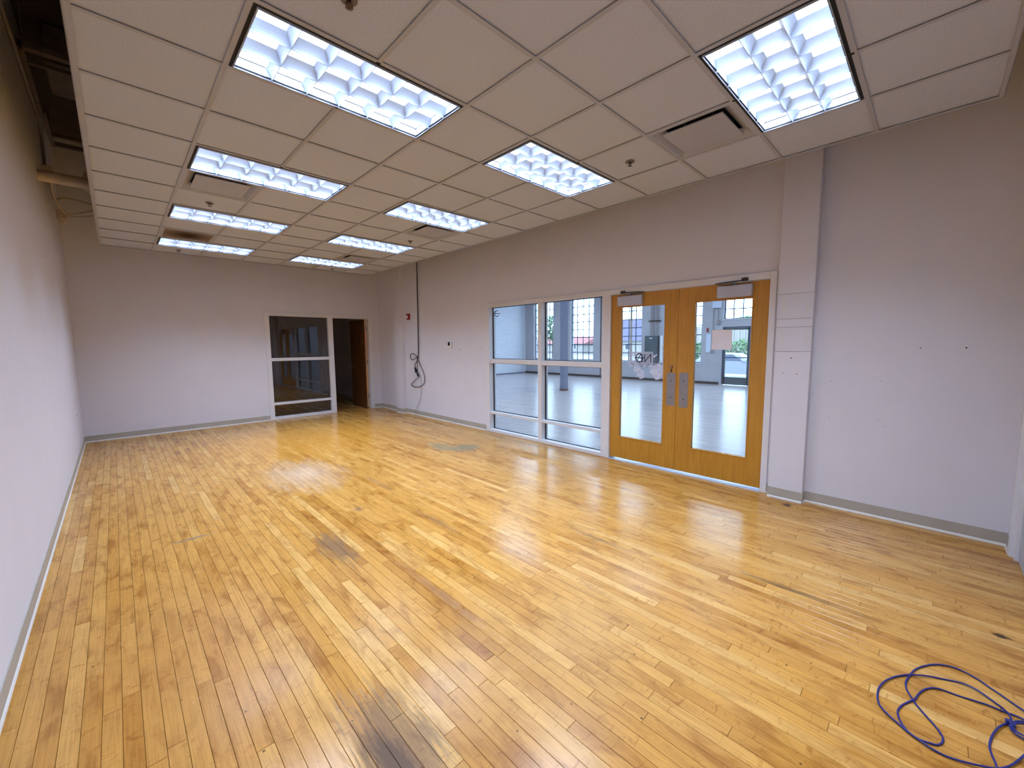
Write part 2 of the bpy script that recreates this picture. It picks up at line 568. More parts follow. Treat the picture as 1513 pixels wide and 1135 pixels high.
def plank_obj(name, plist, parent):
    vs, fs, tones, seeds = [], [], [], []
    for p in plist:
        v, f = plank_geo(p, rng.uniform(-0.0003, 0.0003))
        k = len(vs); vs += v; fs += [tuple(i+k for i in q) for q in f]
        t = min(0.88, max(0.1, rng.gauss(0.50, 0.18))); sd = rng.random()
        tones += [t]*len(f); seeds += [sd]*len(f)
    me = bpy.data.meshes.new(name)
    me.from_pydata(vs, [], fs)
    for nm, arr in (('tone', tones), ('seed', seeds)):
        at = me.attributes.new(nm, 'FLOAT', 'FACE')
        at.data.foreach_set('value', arr)
    me.materials.append(M['plank'])
    o = bpy.data.objects.new(name, me)
    C.objects.link(o); o.parent = parent
    return o
planks.sort(key=rank)
for p in planks[:300]:
    plank_obj('plank', [p], floor)
rest = plank_obj('plank_field', planks[300:], floor)
rest['kind'] = 'stuff'

# walls
def struct(name, mb, mat, label=None, parent=None):
    return obj(name, mb, mat, parent, kind='structure' if not parent else None, label=label)
mb = MB(); mb.box(XL-0.15, XL, YF-0.15, YB+0.15, -0.12, DECK)
wall_left = struct('wall_left', mb, M['paint'])
# back wall with opening for glazing and doorway
BX0, BX1, BTOP = 1.78, 4.150, 2.335
mb = MB()
mb.box(XL, BX0, YB, YB+0.14, 0, DECK); mb.box(BX1, XR, YB, YB+0.14, 0, DECK); mb.box(BX0, BX1, YB, YB+0.14, BTOP, DECK)
wall_back = struct('wall_back', mb, M['paint'])
# right wall with glazed opening and double door
RY0, RY1, RTOP = -1.672, 2.895, 2.330
mb = MB()
mb.box(XR, XN, YF-0.15, RY0, 0, DECK); mb.box(XR, XN, RY1, YB+0.14, 0, DECK); mb.box(XR, XN, RY0, RY1, RTOP, DECK)
wall_right = struct('wall_right', mb, M['paint'])
mb = MB(); mb.box(XL, 3.10, YF-0.14, YF, 0, DECK); mb.box(3.10, 4.13, YF-0.14, YF, 2.2, DECK); mb.box(4.13, XR, YF-0.14, YF, 0, DECK)
wall_front = struct('wall_front', mb, M['paint'])
mb = MB(); mb.box(XL-0.15, XN, YF-0.15, YB+0.15, DECK, DECK+0.15)
deck = struct('ceiling_deck', mb, M['deck'])

# screw holes in the walls
def hole(parent, x, y, z, r, ax='x'):
    mb = MB()
    if ax == 'x': mb.cyl((x, y, z), (x-0.0015, y, z), r, 10)
    else: mb.cyl((x, y, z), (x+0.0015, y, z), r, 10)
    return obj('screw_hole', mb, M['ink'], parent)
for (y, z, r) in ((-2.759, 1.552, .005), (-3.02, 1.552, .006), (-2.528, 1.255, .003), (-2.172, 1.234, .003), (-2.175, .88, .003),
                  (-2.531, .905, .003), (-2.57, .849, .003), (3.716, 1.506, .010), (3.066, 1.534, .008), (4.33, 1.50, .005)):
    hole(wall_right, XR, y, z, r)
hole(wall_left, XL, 5.95, 0.62, 0.016, 'l')

# pilasters
mb = MB(); mb.box(4.266, XR, -2.014, -1.712, 0, DECK, 0.004)
pil = struct('trim_1', mb, M['paint'], 'narrow pilaster beside the double door')
for (z0, z1) in ((1.838, 2.082), (1.516, 1.756)):
    mb = MB(); mb.box(4.2645, 4.267, -2.011, -1.715, z0, z1)
    pt = obj('wall_patch', mb, M['paint2'], pil)
    for y0 in (-1.77, -1.965):
        mb = MB(); mb.box(4.2637, 4.2650, y0-0.008, y0+0.008, z0+0.05, z1-0.05)
        obj('tape_strip', mb, M['tape'], pt)
    for zz in (z0, z1):
        mb = MB(); mb.box(4.2630, 4.2655, -2.012, -1.714, zz-0.002, zz+0.002)
        obj('patch_edge', mb, simple('shadow_line_paint', lin(150, 146, 150), 0.7), pt)
for (y, z, r) in ((-1.856, 1.451, .006), (-1.795, 1.300, .004), (-1.909, 1.292, .005)):
    hole(pil, 4.266, y, z, r)
mb = MB(); mb.box(4.250, XR, 5.83, 6.125, 0, DECK, 0.004)
pil2 = struct('trim_2', mb, M['paint'], 'narrow pilaster near the back corner')

# baseboards: taupe vinyl with a white strip at the floor
def baseboard(name, segs, label=None):
    root = None
    for (ax, fixed, a, b, side) in segs:
        mb = MB(); ms = MB()
        t1, t2 = 0.006*side, 0.013*side
        if ax == 'y':
            mb.box(fixed, fixed+t1, a, b, 0.0, 0.108); ms.prism([(fixed, 0.0), (fixed+t2, 0.0), (fixed+t2*0.8, 0.012), (fixed+t1, 0.019), (fixed, 0.019)], 'y', a, b)
        else:
            mb.box(a, b, fixed, fixed+t1, 0.0, 0.108)
            ms.prism([(fixed, 0.0), (fixed+t2, 0.0), (fixed+t2*0.8, 0.012), (fixed+t1, 0.019), (fixed, 0.019)], 'x', a, b)
        if root is None:
            root = obj(name, mb, M['base'], kind='structure', label=label)
        else:
            obj('base_strip', mb, M['base'], root)
        obj('shoe_strip', ms, M['shoe'], root)
baseboard('baseboard_left', [('y', XL, YF, YB, 1)])
baseboard('baseboard_back', [('x', YB, XL, BX0, -1), ('x', YB, BX1, XR, -1)])
baseboard('baseboard_right', [('y', XR, RY1, 5.83, -1), ('x', 5.83, 4.25, XR, -1), ('y', 4.25, 5.83, 6.125, -1), ('y', XR, 6.125, YB, -1),
                              ('y', XR, -1.712, RY0, -1), ('y', 4.266, -2.014, -1.712, -1), ('x', -2.014, 4.266, XR, -1), ('y', XR, YF, -2.014, -1)])
baseboard('baseboard_front', [('x', YF, 4.19, XR, 1)])

# ------------------------------------------------------------------ front door casing behind the camera's side
mb = MB(); mb.box(4.135, 4.190, YF-0.02, YF+0.012, 0, 2.26, 0.003); mb.box(3.04, 3.095, YF-0.02, YF+0.012, 0, 2.26, 0.003); mb.box(3.095, 4.135, YF-0.02, YF+0.012, 2.2, 2.26, 0.003)
mb.box(4.06, 4.135, YF-0.12, YF-0.012, 0, 2.2, 0.002); mb.box(3.095, 3.17, YF-0.12, YF-0.012, 0, 2.2, 0.002); mb.box(3.17, 4.06, YF-0.12, YF-0.012, 2.13, 2.2)
door4 = struct('door_4', mb, M['white'], 'white painted door casing at the near end of the long wall')
mb = MB(); mb.box(3.172, 4.059, YF-0.075, YF-0.030, 0.008, 2.128, 0.002)
obj('door_leaf', mb, simple('pale_blue_grey_door', lin(186, 194, 206), 0.4), door4)

# ------------------------------------------------------------------ glazed screen in the right wall: window_1
FX0, FX1 = 4.335, 4.500      # frame depth
GX = 4.440
wy = empty('window_1', (FX0, 1.58, 0), 'white framed six-pane glazed screen beside the double door', kind='structure')
def bar(name, parent, x0, x1, y0, y1, z0, z1, mat='white', c=0.003, label=None):
    mb = MB(); mb.box(x0, x1, y0, y1, z0, z1, c)
    return obj(name, mb, M[mat], parent, label=label)
bar('frame', wy, FX0, FX1, 2.800, 2.905, 0, 2.335)
bar('mullion', wy, FX0+.006, FX1, 1.532, 1.612, 0.05, 2.268)
bar('frame', wy, FX0, FX1, 0.265, 0.400, 0, 2.335)
bar('head', wy, FX0+.001, FX1, 0.400, 2.800, 2.268, 2.335)
bar('sill', wy, FX0+.001, FX1, 0.400, 2.800, 0.0, 0.052)
for (ya, yb) in ((1.612, 2.800), (0.400, 1.532)):
    for (za, zb) in ((0.335, 0.378), (1.268, 1.345)):
        bar('rail', wy, FX0+.008, FX1, ya, yb, za, zb)
def pane(parent, x, y0, y1, z0, z1, mat='glass', bead=0.012):
    mb = MB(); mb.box(x-0.003, x+0.003, y0+.002, y1-.002, z0+.002, z1-.002)
    p = obj('pane', mb, M[mat], parent)
    mb = MB()
    b = 0.010; w_ = 0.012
    for (a0, a1, c0, c1) in ((y0, y1, z0, z0+b), (y0, y1, z1-b, z1)):
        mb.box(x-w_, x+w_, a0, a1, c0, c1)
    for (a0, a1) in ((y0, y0+b), (y1-b, y1)):
        mb.box(x-w_, x+w_, a0, a1, z0+b, z1-b)
    obj('gasket', mb, M['rubber'], p, label='black rubber glazing gasket')
    return p
for (ya, yb) in ((1.612, 2.800), (0.400, 1.532)):
    for (za, zb) in ((0.052, 0.335), (0.378, 1.268), (1.345, 2.268)):
        pane(wy, GX, ya, yb, za, zb)

# ------------------------------------------------------------------ double door
fr = empty('trim_3', (FX0, -0.65, 0), 'white steel frame around the double door', kind='structure')
bar('jamb', fr, FX0, FX1, -1.682, -1.622, 0, 2.335)
bar('head', fr, FX0, FX1, -1.622, 0.265, 2.262, 2.335)
mb = MB(); mb.prism([(FX0-0.01, 0.0), (FX0, 0.008), (FX1, 0.008), (FX1+.01, 0.0)], 'y', -1.622, 0.265)
obj('threshold', mb, simple('aluminium_threshold', lin(200, 204, 214), 0.35, 0.6), fr, label='pale aluminium threshold strip')

DX0, DX1 = 4.362, 4.407
def leaf(name, ya, yb, gya, gyb, gz0, gz1, label):
    """door leaf from ya (high y) to yb with a glass light"""
    r = empty(name, (DX0, (ya+yb)/2, 0.02), label, kind='structure')
    z0, z1 = 0.030, 2.256
    mb = MB()
    mb.box(DX0, DX1, ya, gya, z0, z1); mb.box(DX0, DX1, gyb, yb, z0, z1)
    mb.box(DX0, DX1, gya, gyb, z0, gz0); mb.box(DX0, DX1, gya, gyb, gz1, z1)
    obj('door_panel', mb, M['oak'], r)
    mb = MB()
    b = 0.011
    for x0, x1 in ((DX0-0.004, DX0+0.012), (DX1-0.012, DX1+0.004)):
        mb.box(x0, x1, gya+b, gya-0.002, gz0-b, gz1+b); mb.box(x0, x1, gyb-b, gyb+0.002, gz0-b, gz1+b)
        mb.box(x0, x1, gya, gyb, gz0-b, gz0+0.002); mb.box(x0, x1, gya, gyb, gz1-0.002, gz1+b)
    obj('glazing_bead', mb, M['oak'], r)
    mb = MB(); mb.box(4.382, 4.388, gya-.001, gyb+.001, gz0+.001, gz1-.001)
    obj('pane', mb, M['glass'], r)
    return r
leafA = leaf('door_1', 0.262, -0.661, 0.120, -0.493, 0.332, 2.086, 'honey wooden double-door leaf with the torn logo sticker on its glass')
leafB = leaf('door_2', -0.665, -1.618, -0.862, -1.462, 0.340, 2.080, 'honey wooden double-door leaf with a white notice on its glass')
for r, y0, y1, z0, z1 in ((leafA, -0.648, -0.541, 0.832, 1.242), (leafB, -0.808, -0.700, 0.823, 1.249)):
    mb = MB(); mb.box(DX0-0.0025, DX0, y0, y1, z0, z1, 0.0008)
    pl = obj('push_plate', mb, M['metal'], r, label='brushed metal push plate')
    for zz in (z0+(z1-z0)*0.24, z0+(z1-z0)*0.76):
        mb = MB(); mb.cyl((DX0-0.0025, (y0+y1)/2, zz), (DX0-0.005, (y0+y1)/2, zz), 0.0075, 12)
        obj('screw', mb, M['ink'], pl)
mb = MB(); mb.cyl((DX0, -0.596, 1.315), (DX0-0.016, -0.596, 1.315), 0.020, 20)
mb.cyl((DX0-0.016, -0.596, 1.315), (DX0-0.022, -0.596, 1.315), 0.014, 20)
dk = obj('lock_cylinder', mb, M['brass'], leafA)
mb = MB(); mb.box(DX0-0.006, DX0, -0.606, -0.588, 1.250, 1.288, 0.002)
obj('thumb_turn', mb, M['darkmetal'], dk)
for r, y0, y1, hx, side in ((leafA, -0.203, 0.150, 0.262, 1), (leafB, -1.462, -1.110, -1.618, -1)):
    mb = MB(); mb.box(DX0-0.052, DX0, y0, y1, 2.100, 2.228, 0.006)
    cl = obj('door_closer', mb, M['closer'], r, label='grey enamelled door closer body')
    pin = y0+0.10 if side > 0 else y1-0.25
    pin = (y0+y1)/2
    mb = MB(); mb.cyl((DX0-0.026, pin, 2.228), (DX0-0.026, pin, 2.258), 0.012, 14)
    mb.box(DX0-0.036, DX0-0.016, min(pin, pin-0.20*side), max(pin, pin-0.20*side), 2.250, 2.258, 0.002)
    far = pin-0.20*side
    obj('closer_arm', mb, M['metal'], cl)
    mb = MB(); mb.tube([(DX0-0.026, far, 2.262), (DX0-0.034, (far+pin)/2, 2.266), (DX0-0.040, pin+0.13*side, 2.272)], 0.006, 8, 2)
    mb.box(DX0-0.052, DX0-0.027, pin+0.10*side-0.03, pin+0.10*side+0.03, 2.262, 2.296, 0.003)
    obj('closer_rod', mb, M['darkmetal'], cl)

# notice and stickers on the glass
mb = MB(); mb.box(4.3795, 4.3812, -1.268, -1.052, 1.528, 1.752)
tag(obj('notice_sheet', mb, M['paper'], loc=(4.38, -1.16, 1.64)), 'blank white notice sheet stuck on the glass of the near door leaf', 'notice')
st = empty('logo_sticker', (4.381, -0.2, 1.37), 'clear logo sticker with mirrored black letters on the far door leaf glass', 'sticker')
mb = MB(); mb.box(4.3808, 4.3816, -0.345, 0.0, 1.30, 1.50)
obj('film', mb, M['film'], st)
def strokes(segs, wd, x0=4.3795, x1=4.3806):
    """segs: list of ((y,z),(y,z)) strokes"""
    mb = MB()
    for (a, b) in segs:
        a = Vector(a); b = Vector(b); d = (b-a).normalized(); n_ = Vector((-d.y, d.x))*wd/2
        a2 = a-d*wd*0.2; b2 = b+d*wd*0.2
        mb.prism([tuple(a2+n_), tuple(b2+n_), tuple(b2-n_), tuple(a2-n_)], 'x', x0, x1)
    return mb
def arc(cy_, cz, ry, rz, t0, t1, n=20):
    return [((cy_+ry*math.cos(t0+(t1-t0)*i/n), cz+rz*math.sin(t0+(t1-t0)*i/n)),
             (cy_+ry*math.cos(t0+(t1-t0)*(i+1)/n), cz+rz*math.sin(t0+(t1-t0)*(i+1)/n))) for i in range(n)]
# seen from this side y runs to the left, so the writing stands mirrored as in the photograph
sg = arc(-0.155, 1.418, 0.050, 0.055, 0, 2*PI)
sg += [((-0.085, 1.418), (-0.215, 1.418))]
obj('ring_logo', strokes(sg, 0.012), M['ink'], st)
sg = [((-0.118, 1.375), (-0.172, 1.468)), ((-0.172, 1.468), (-0.196, 1.372)), ((-0.196, 1.372), (-0.212, 1.366))]
obj('letter', strokes(sg, 0.010), M['ink'], st)
sg = [((-0.228, 1.366), (-0.228, 1.470)), ((-0.228, 1.366), (-0.312, 1.468)), ((-0.312, 1.470), (-0.312, 1.360))]
obj('letter', strokes(sg, 0.011), M['ink'], st)
sg = [((-0.02, 1.352), (-0.30, 1.352))]
obj('rule_line', strokes(sg, 0.004), M['redink'], st)
r2 = random.Random(3)
for zz, ya, yb in ((1.330, -0.045, -0.295), (1.306, -0.075, -0.265)):
    sg = []
    y = ya
    while y > yb:
        h_ = r2.uniform(0.008, 0.013)
        k = r2.random()
        if k < 0.4: sg += [((y, zz-h_/2), (y, zz+h_/2)), ((y, zz), (y-0.006, zz+h_/2))]
        elif k < 0.8: sg += arc(y-0.003, zz, 0.004, h_/2, 0, 2*PI, 7)
        y -= 0.012
    obj('small_lettering', strokes(sg, 0.003), simple('faded_ink', lin(70, 70, 84), 0.6), st, kind='stuff')
# torn residue
def blob(pts, z=0):
    mb = MB(); mb.prism(pts, 'x', 4.3786, 4.3794)
    return mb
rs = empty('sticker_residue', (4.381, -0.25, 1.2), 'peeled white adhesive residue below the logo sticker on the door glass', 'residue')
obj('residue_patch', blob([(-0.085, 1.325), (-0.115, 1.335), (-0.165, 1.295), (-0.215, 1.245), (-0.235, 1.195), (-0.215, 1.150), (-0.175, 1.140), (-0.135, 1.165), (-0.108, 1.220), (-0.070, 1.250)]), M['residue'], rs)
obj('residue_patch', blob([(-0.33, 1.31), (-0.43, 1.36), (-0.485, 1.30), (-0.488, 1.20), (-0.45, 1.155), (-0.39, 1.14), (-0.345, 1.19), (-0.30, 1.24)]), M['residue'], rs)
obj('residue_patch', blob([(-0.34, 1.44), (-0.39, 1.475), (-0.40, 1.455), (-0.36, 1.425)]), M['residue'], rs)
obj('residue_patch', blob([(-0.465, 1.59), (-0.485, 1.60), (-0.488, 1.53), (-0.455, 1.525)]), M['residue'], rs)
# oval emblem on the glazed screen
ov = empty('oval_emblem', (4.434, 2.68, 2.16), 'dark oval window emblem in the upper corner of the glazed screen', 'emblem')
obj('oval_ring', strokes(arc(2.685, 2.160, 0.085, 0.048, -2.2, 1.9, 26), 0.011, 4.4345, 4.4360), M['ink'], ov)
obj('oval_bar', strokes([((2.755, 2.163), (2.605, 2.157))], 0.010, 4.4345, 4.4360), M['ink'], ov)
obj('oval_hatch', strokes([((2.765, 2.175), (2.71, 2.20)), ((2.765, 2.160), (2.70, 2.178)), ((2.76, 2.145), (2.72, 2.140)), ((2.745, 2.19), (2.70, 2.205))], 0.006, 4.4345, 4.4360), simple('grey_ink', lin(80, 84, 104), 0.6), ov)

# ------------------------------------------------------------------ back wall glazing and doorway
GY0, GY1 = YB-0.016, YB+0.14
wb = empty('window_2', (2.45, GY0, 0), 'white framed three-pane office window in the back wall', kind='structure')
def bbar(name, parent, x0, x1, z0, z1, y0=GY0, y1=GY1):
    mb = MB(); mb.box(x0, x1, y0, y1, z0, z1, 0.003)
    return obj(name, mb, M['white'], parent)
bbar('frame', wb, 1.772, 1.862, 0, 2.340)
bbar('frame', wb, 3.076, 3.192, 0, 2.340)
bbar('head', wb, 1.862, 3.076, 2.262, 2.340, GY0+.001)
bbar('sill', wb, 1.862, 3.076, 0.0, 0.062, GY0+.001)
bbar('rail', wb, 1.862, 3.076, 0.322, 0.375, GY0+.006)
bbar('rail', wb, 1.862, 3.076, 1.285, 1.350, GY0+.006)
for z0, z1 in ((0.062, 0.322), (0.375, 1.285), (1.350, 2.262)):
    mb = MB(); mb.box(1.864, 3.074, YB+0.05, YB+0.056, z0+.002, z1-.002)
    obj('pane', mb, M['glassdark'], wb)
t4 = empty('trim_4', (3.6, GY0, 0), 'white steel frame of the back doorway', kind='structure')
bbar('jamb', t4, 4.066, 4.158, 0, 2.340)
bbar('head', t4, 3.192, 4.066, 2.262, 2.340, GY0+.001)
# open leaf, swung back into the dark room
d3 = empty('door_3', (4.06, YB+0.10, 0.01), 'brown wooden office door standing open into the dark room', kind='structure')
LX1 = 4.058
mb = MB(); mb.box(LX1-0.044, LX1, YB+0.106, YB+0.99, 0.012, 2.255, 0.001)
dl = obj('door_panel', mb, M['walnut'], d3)
mb = MB(); mb.box(LX1-0.044, LX1-0.001, YB+0.100, YB+0.106, 0.012, 2.255)
obj('door_edge', mb, M['edge'], d3, label='pale door edge')  # edge strip in a paler tone than the leaf
for zz in (2.04, 1.19, 0.32):
    mb = MB(); mb.box(LX1-0.02, 4.068, YB+0.094, YB+0.101, zz-0.055, zz+0.055); mb.cyl((4.062, YB+0.094, zz-0.058), (4.062, YB+0.094, zz+0.058), 0.008, 10)
    obj('hinge', mb, M['metal'], d3)
mb = MB(); mb.cyl((LX1-0.044, YB+0.92, 1.02), (LX1-0.052, YB+0.92, 1.02), 0.03, 18); mb.cyl((LX1-0.05, YB+0.92, 1.02), (LX1-0.095, YB+0.92, 1.02), 0.010, 12)
mb.tube([(LX1-0.09, YB+0.92, 1.02), (LX1-0.092, YB+0.86, 1.018), (LX1-0.09, YB+0.80, 1.02)], 0.009, 8, 3)
obj('door_handle', mb, M['metal'], d3)
mb = MB()
for zz in (1.60, 1.67, 1.74, 1.80): mb.box(LX1-0.046, LX1-0.0438, YB+0.40, YB+0.47, zz-0.015, zz+0.015)
obj('door_sticker', mb, M['ink'], d3)

# dark room behind
mb = MB(); mb.box(-0.2, 4.62, YB+0.12, 11.6, -0.12, -0.001)
floor_b = struct('floor_back_room', mb, M['floorback'])
mb = MB(); mb.box(4.46, 4.6, YB+0.14, 11.6, 0, 3.0)
mb_wall = struct('wall_back_room_side', mb, M['paint'])
mb = MB(); mb.box(4.448, 4.46, YB+0.14, 11.5, 0, 0.108); obj('base_strip', mb, M['base'], mb_wall)
mb = MB(); mb.box(-0.2, 4.6, 11.5, 11.62, 0, 3.0); struct('wall_back_room_end', mb, M['paint'])
mb = MB(); mb.box(-0.32, -0.2, YB+0.14, 11.62, 0, 3.0); struct('wall_back_room_far_side', mb, M['paint'])
mb = MB(); mb.box(-0.32, 4.6, YB+0.14, 11.62, 3.0, 3.1); struct('ceiling_back_room', mb, M['deck'])

# ================================================================== SUSPENDED CEILING
CX0, CX1, CY0, CY1 = -T, 6*T, -5*T, 10*T     # columns c0..c7, rows r-5..r10
ceil = empty('ceiling', (0, 0, H), 'suspended grid ceiling of speckled square tiles', kind='structure')
TEE = 0.026
lights_at = [(0, -4), (0, -1), (0, 2), (0, 5), (0, 8), (3, -4), (3, -1), (3, 2), (3, 5), (3, 8)]   # west column, south row (in tiles)
diff_at = [(0, 3), (4, 3), (4, -3), (4, 7)]
grille_at = [(0, 7)]
taken = set()
for (c, r) in lights_at: taken |= {(c, r), (c+1, r)}
for p in diff_at+grille_at: taken.add(p)
g = TEE/2-0.004
mb = MB(); mb.box(g, T-g, g, T-g, 0.007, 0.022)
tile_me = mb.mesh('ceiling_tile', M['tile'])
for c in range(-1, 6):
    for r in range(-5, 10):
        if (c, r) in taken: continue
        o = bpy.data.objects.new('ceiling_tile', tile_me)
        C.objects.link(o); o.parent = ceil
        o.location = (c*T, r*T, rng.uniform(0, 0.0015))
def tee(parent, x0, x1, y0, y1):
    mb = MB(); mb.box(x0, x1, y0, y1, H-0.001, H+0.003)
    if x1-x0 < y1-y0:
        xm = (x0+x1)/2; mb.box(xm-0.001, xm+0.001, y0, y1, H+0.003, H+0.038)
    else:
        ym = (y0+y1)/2; mb.box(x0, x1, ym-0.001, ym+0.001, H+0.003, H+0.038)
    return obj('grid_bar', mb, M['tee'], parent)
mid_cols = {1, 4}
for c in range(0, 6):
    if c in mid_cols:
        # cross tees broken by the lights
        r = -5
        runs = []
        start = -5
        for r in range(-5, 11):
            cut = r < 10 and any(lc+1 == c and lr == r for lc, lr in lights_at)
            if cut or r == 10:
                if r > start: runs.append((start, r))
                start = r+1
        for a, b in runs: tee(ceil, c*T-TEE/2, c*T+TEE/2, a*T, b*T)
    else:
        tee(ceil, c*T-TEE/2, c*T+TEE/2, CY0, CY1)
for r in range(-4, 10):
    for c in range(-1, 6):
        tee(ceil, c*T+TEE/2, (c+1)*T-TEE/2, r*T-TEE/2, r*T+TEE/2)
for (x0, x1, y0, y1) in ((CX0-0.004, CX0+0.026, CY0-.004, CY1+.004), (CX1-0.026, CX1+0.004, CY0-.004, CY1+.004)):
    mb = MB(); mb.box(x0, x1, y0, y1, H-0.002, H+0.002)
    xo = x0 if x0 < 0 else x1
    mb.box(xo-0.002, xo+0.002, y0, y1, H-0.002, H+0.055)
    obj('edge_trim', mb, M['tee'], ceil)
for (y0, y1) in ((CY0-0.004, CY0+0.022), (CY1-0.022, CY1+0.004)):
    mb = MB(); mb.box(CX0+.026, CX1-.026, y0, y1, H-0.002, H+0.002)
    yo = y0 if y0 < 0 else y1
    mb.box(CX0, CX1, yo-0.002, yo+0.002, H-0.002, H+0.055)
    obj('edge_trim', mb, M['tee'], ceil)
for i, (x, y) in enumerate([(x, y) for x in (-0.3, 1.83, 3.35) for y in (-2.9, 0.3, 3.35, 5.9)]):
    mb = MB(); mb.cyl((x, y, H+0.03), (x, y, DECK), 0.002, 6)
    obj('hanger_wire', mb, M['steel'], ceil)

# ---- louvered fluorescent fixtures
FXL, FYL = 2*T, T
def make_fixture():
    r = empty('ceiling_light', (0, 0, H))
    E = TEE/2+0.001
    # black ring standing in for the shaded gap around the louver
    mb = MB()
    b = 0.026
    z0, z1 = H+0.001, H+0.006
    mb.box(E, FXL-E, E, E+b, z0, z1); mb.box(E, FXL-E, FYL-E-b, FYL-E, z0, z1)
    mb.box(E, E+b, E+b, FYL-E-b, z0, z1); mb.box(FXL-E-b, FXL-E, E+b, FYL-E-b, z0, z1)
    obj('gap_shade_ring', mb, M['black'], r)
    mb = MB()
    h0, h1 = H+0.006, H+0.095
    mb.box(E, FXL-E, E, E+0.006, h0, h1); mb.box(E, FXL-E, FYL-E-0.006, FYL-E, h0, h1)
    mb.box(E, E+0.006, E, FYL-E, h0, h1); mb.box(FXL-E-0.006, FXL-E, E, FYL-E, h0, h1)
    mb.box(E, FXL-E, E, FYL-E, h1, h1+0.004)
    obj('housing', mb, M['steel'], r)
    # white louver rim hanging just below the grid
    a = E+0.017
    mb = MB()
    q0, q1 = H-0.009, H+0.055
    t = 0.003
    mb.box(a, FXL-a, a, a+t, q0, q1); mb.box(a, FXL-a, FYL-a-t, FYL-a, q0, q1)
    mb.box(a, a+t, a+t, FYL-a-t, q0, q1); mb.box(FXL-a-t, FXL-a, a+t, FYL-a-t, q0, q1)
    obj('louver_rim', mb, M['lightwhite'], r)
    # parabolic blades: thin at the bottom, wide at the top
    def prof(c, wt=0.016, n=5):
        L_, R_ = [], []
        for i in range(n+1):
            t_ = i/n
            wd = 0.0011+(wt-0.0011)*t_**1.6
            z = H-0.007+0.058*t_
            L_.append((c-wd, z)); R_.append((c+wd, z))
        return L_+R_[::-1]
    nx, ny = 6, 3
    for i in range(1, nx):
        cx = a+(FXL-2*a)*i/nx
        mb = MB(); mb.prism(prof(cx, 0.028), 'y', a+t, FYL-a-t)
        obj('louver_blade', mb, M['lightwhite'], r)
    for j in range(1, ny):
        cyy = a+(FYL-2*a)*j/ny
        mb = MB(); mb.prism(prof(cyy, 0.034), 'x', a+t, FXL-a-t)
        obj('louver_blade', mb, M['lightwhite'], r)
    mb = MB(); mb.box(a, FXL-a, a, FYL-a, H+0.060, H+0.064)
    obj('lamp_diffuser', mb, M['panel'], r, label='lit white lamp panel above the louver')
    ld = bpy.data.lights.new('fluorescent_lamp', 'AREA')
    ld.shape = 'RECTANGLE'; ld.size = FXL-2*a-0.02; ld.size_y = FYL-2*a-0.02
    ld.energy = LAMP_W; ld.color = LAMP_COL; ld.spread = math.radians(LAMP_SPREAD)
    lo = bpy.data.objects.new('lamp', ld)
    C.objects.link(lo); lo.parent = r; lo.location = (FXL/2, FYL/2, 0.0585)
    return r
fix0 = make_fixture()
fl = ['louvered ceiling light directly above the near left corner, partly behind the view',
      'largest louvered ceiling light in the row over the blank long wall side',
      'second louvered ceiling light of the blank wall row, with an air diffuser right behind it',
      'third louvered ceiling light of the blank wall row, beyond the sprinkler and diffuser',
      'last small louvered ceiling light of the blank wall row, touching the brown return grille',
      'louvered ceiling light cut by the top edge of the view, nearest in the door-side row',
      'second louvered ceiling light of the door-side row, nearly above the two doors',
      'third louvered ceiling light of the door-side row, over the glazed screen',
      'fourth louvered ceiling light of the door-side row, between two air diffusers',
      'last small louvered ceiling light of the door-side row, nearest the back doorway']
fixtures = []
for i, (c, r) in enumerate(lights_at):
    f = fix0 if i == 0 else copy_tree(fix0)
    f.location = (c*T, r*T, H)
    tag(f, fl[i], 'ceiling light', 'louvered ceiling lights in two rows')
    fixtures.append(f)

# ---- square plaque air diffusers
def make_diffuser():
    r = empty('air_diffuser', (0, 0, H))
    E = TEE/2+0.001
    ro, ri = E, 0.085
    mb = MB()
    # flat rim + sloped cone up to the neck
    z0 = H+0.001
    def ring(e): return [(e, e), (T-e, e), (T-e, T-e), (e, T-e)]
    rings = [(ring(ro), z0), (ring(ro+0.018), z0), (ring(ro+0.045), z0+0.022), (ring(ri+0.012), z0+0.050), (ring(ri+0.012), z0+0.11)]
    vs = [(x, y, z) for rg, z in rings for x, y in rg]
    fs = []
    for i in range(len(rings)-1):
        for k in range(4):
            fs.append((i*4+k, (i+1)*4+k, (i+1)*4+(k+1) % 4, i*4+(k+1) % 4))
    mb.add(vs, fs)
    obj('cone_frame', mb, M['tee'], r)
    mb = MB(); mb.box(ro, T-ro, ro, T-ro, z0+0.11, z0+0.115)
    for e0 in (ri+0.0125,):
        mb.box(e0, T-e0, e0, e0+0.001, z0+0.048, z0+0.11); mb.box(e0, T-e0, T-e0-0.001, T-e0, z0+0.048, z0+0.11)
        mb.box(e0, e0+0.001, e0, T-e0, z0+0.048, z0+0.11); mb.box(T-e0-0.001, T-e0, e0, T-e0, z0+0.048, z0+0.11)
    obj('dark_neck', mb, M['black'], r)  # painted black for the darkness up inside the neck
    p = 0.090
    mb = MB(); mb.box(p, T-p, p, T-p, H-0.002, H+0.008, 0.002)
    pq = obj('plaque', mb, M['tee'], r)
    for (x, y) in ((0.2, 0.2), (0.4, 0.2), (0.2, 0.4), (0.4, 0.4)):
        mb = MB(); mb.cyl((x, y, H+0.008), (x, y, H+0.11), 0.006, 8)
        obj('plaque_hanger', mb, M['steel'], r)
    return r
df0 = make_diffuser()
dl_ = ['square plaque air diffuser behind the second light of the blank wall row',
       'square plaque air diffuser behind the third light of the door-side row',
       'largest square plaque air diffuser, beside the near light above the doors',
       'smallest square plaque air diffuser, in front of the last door-side light']
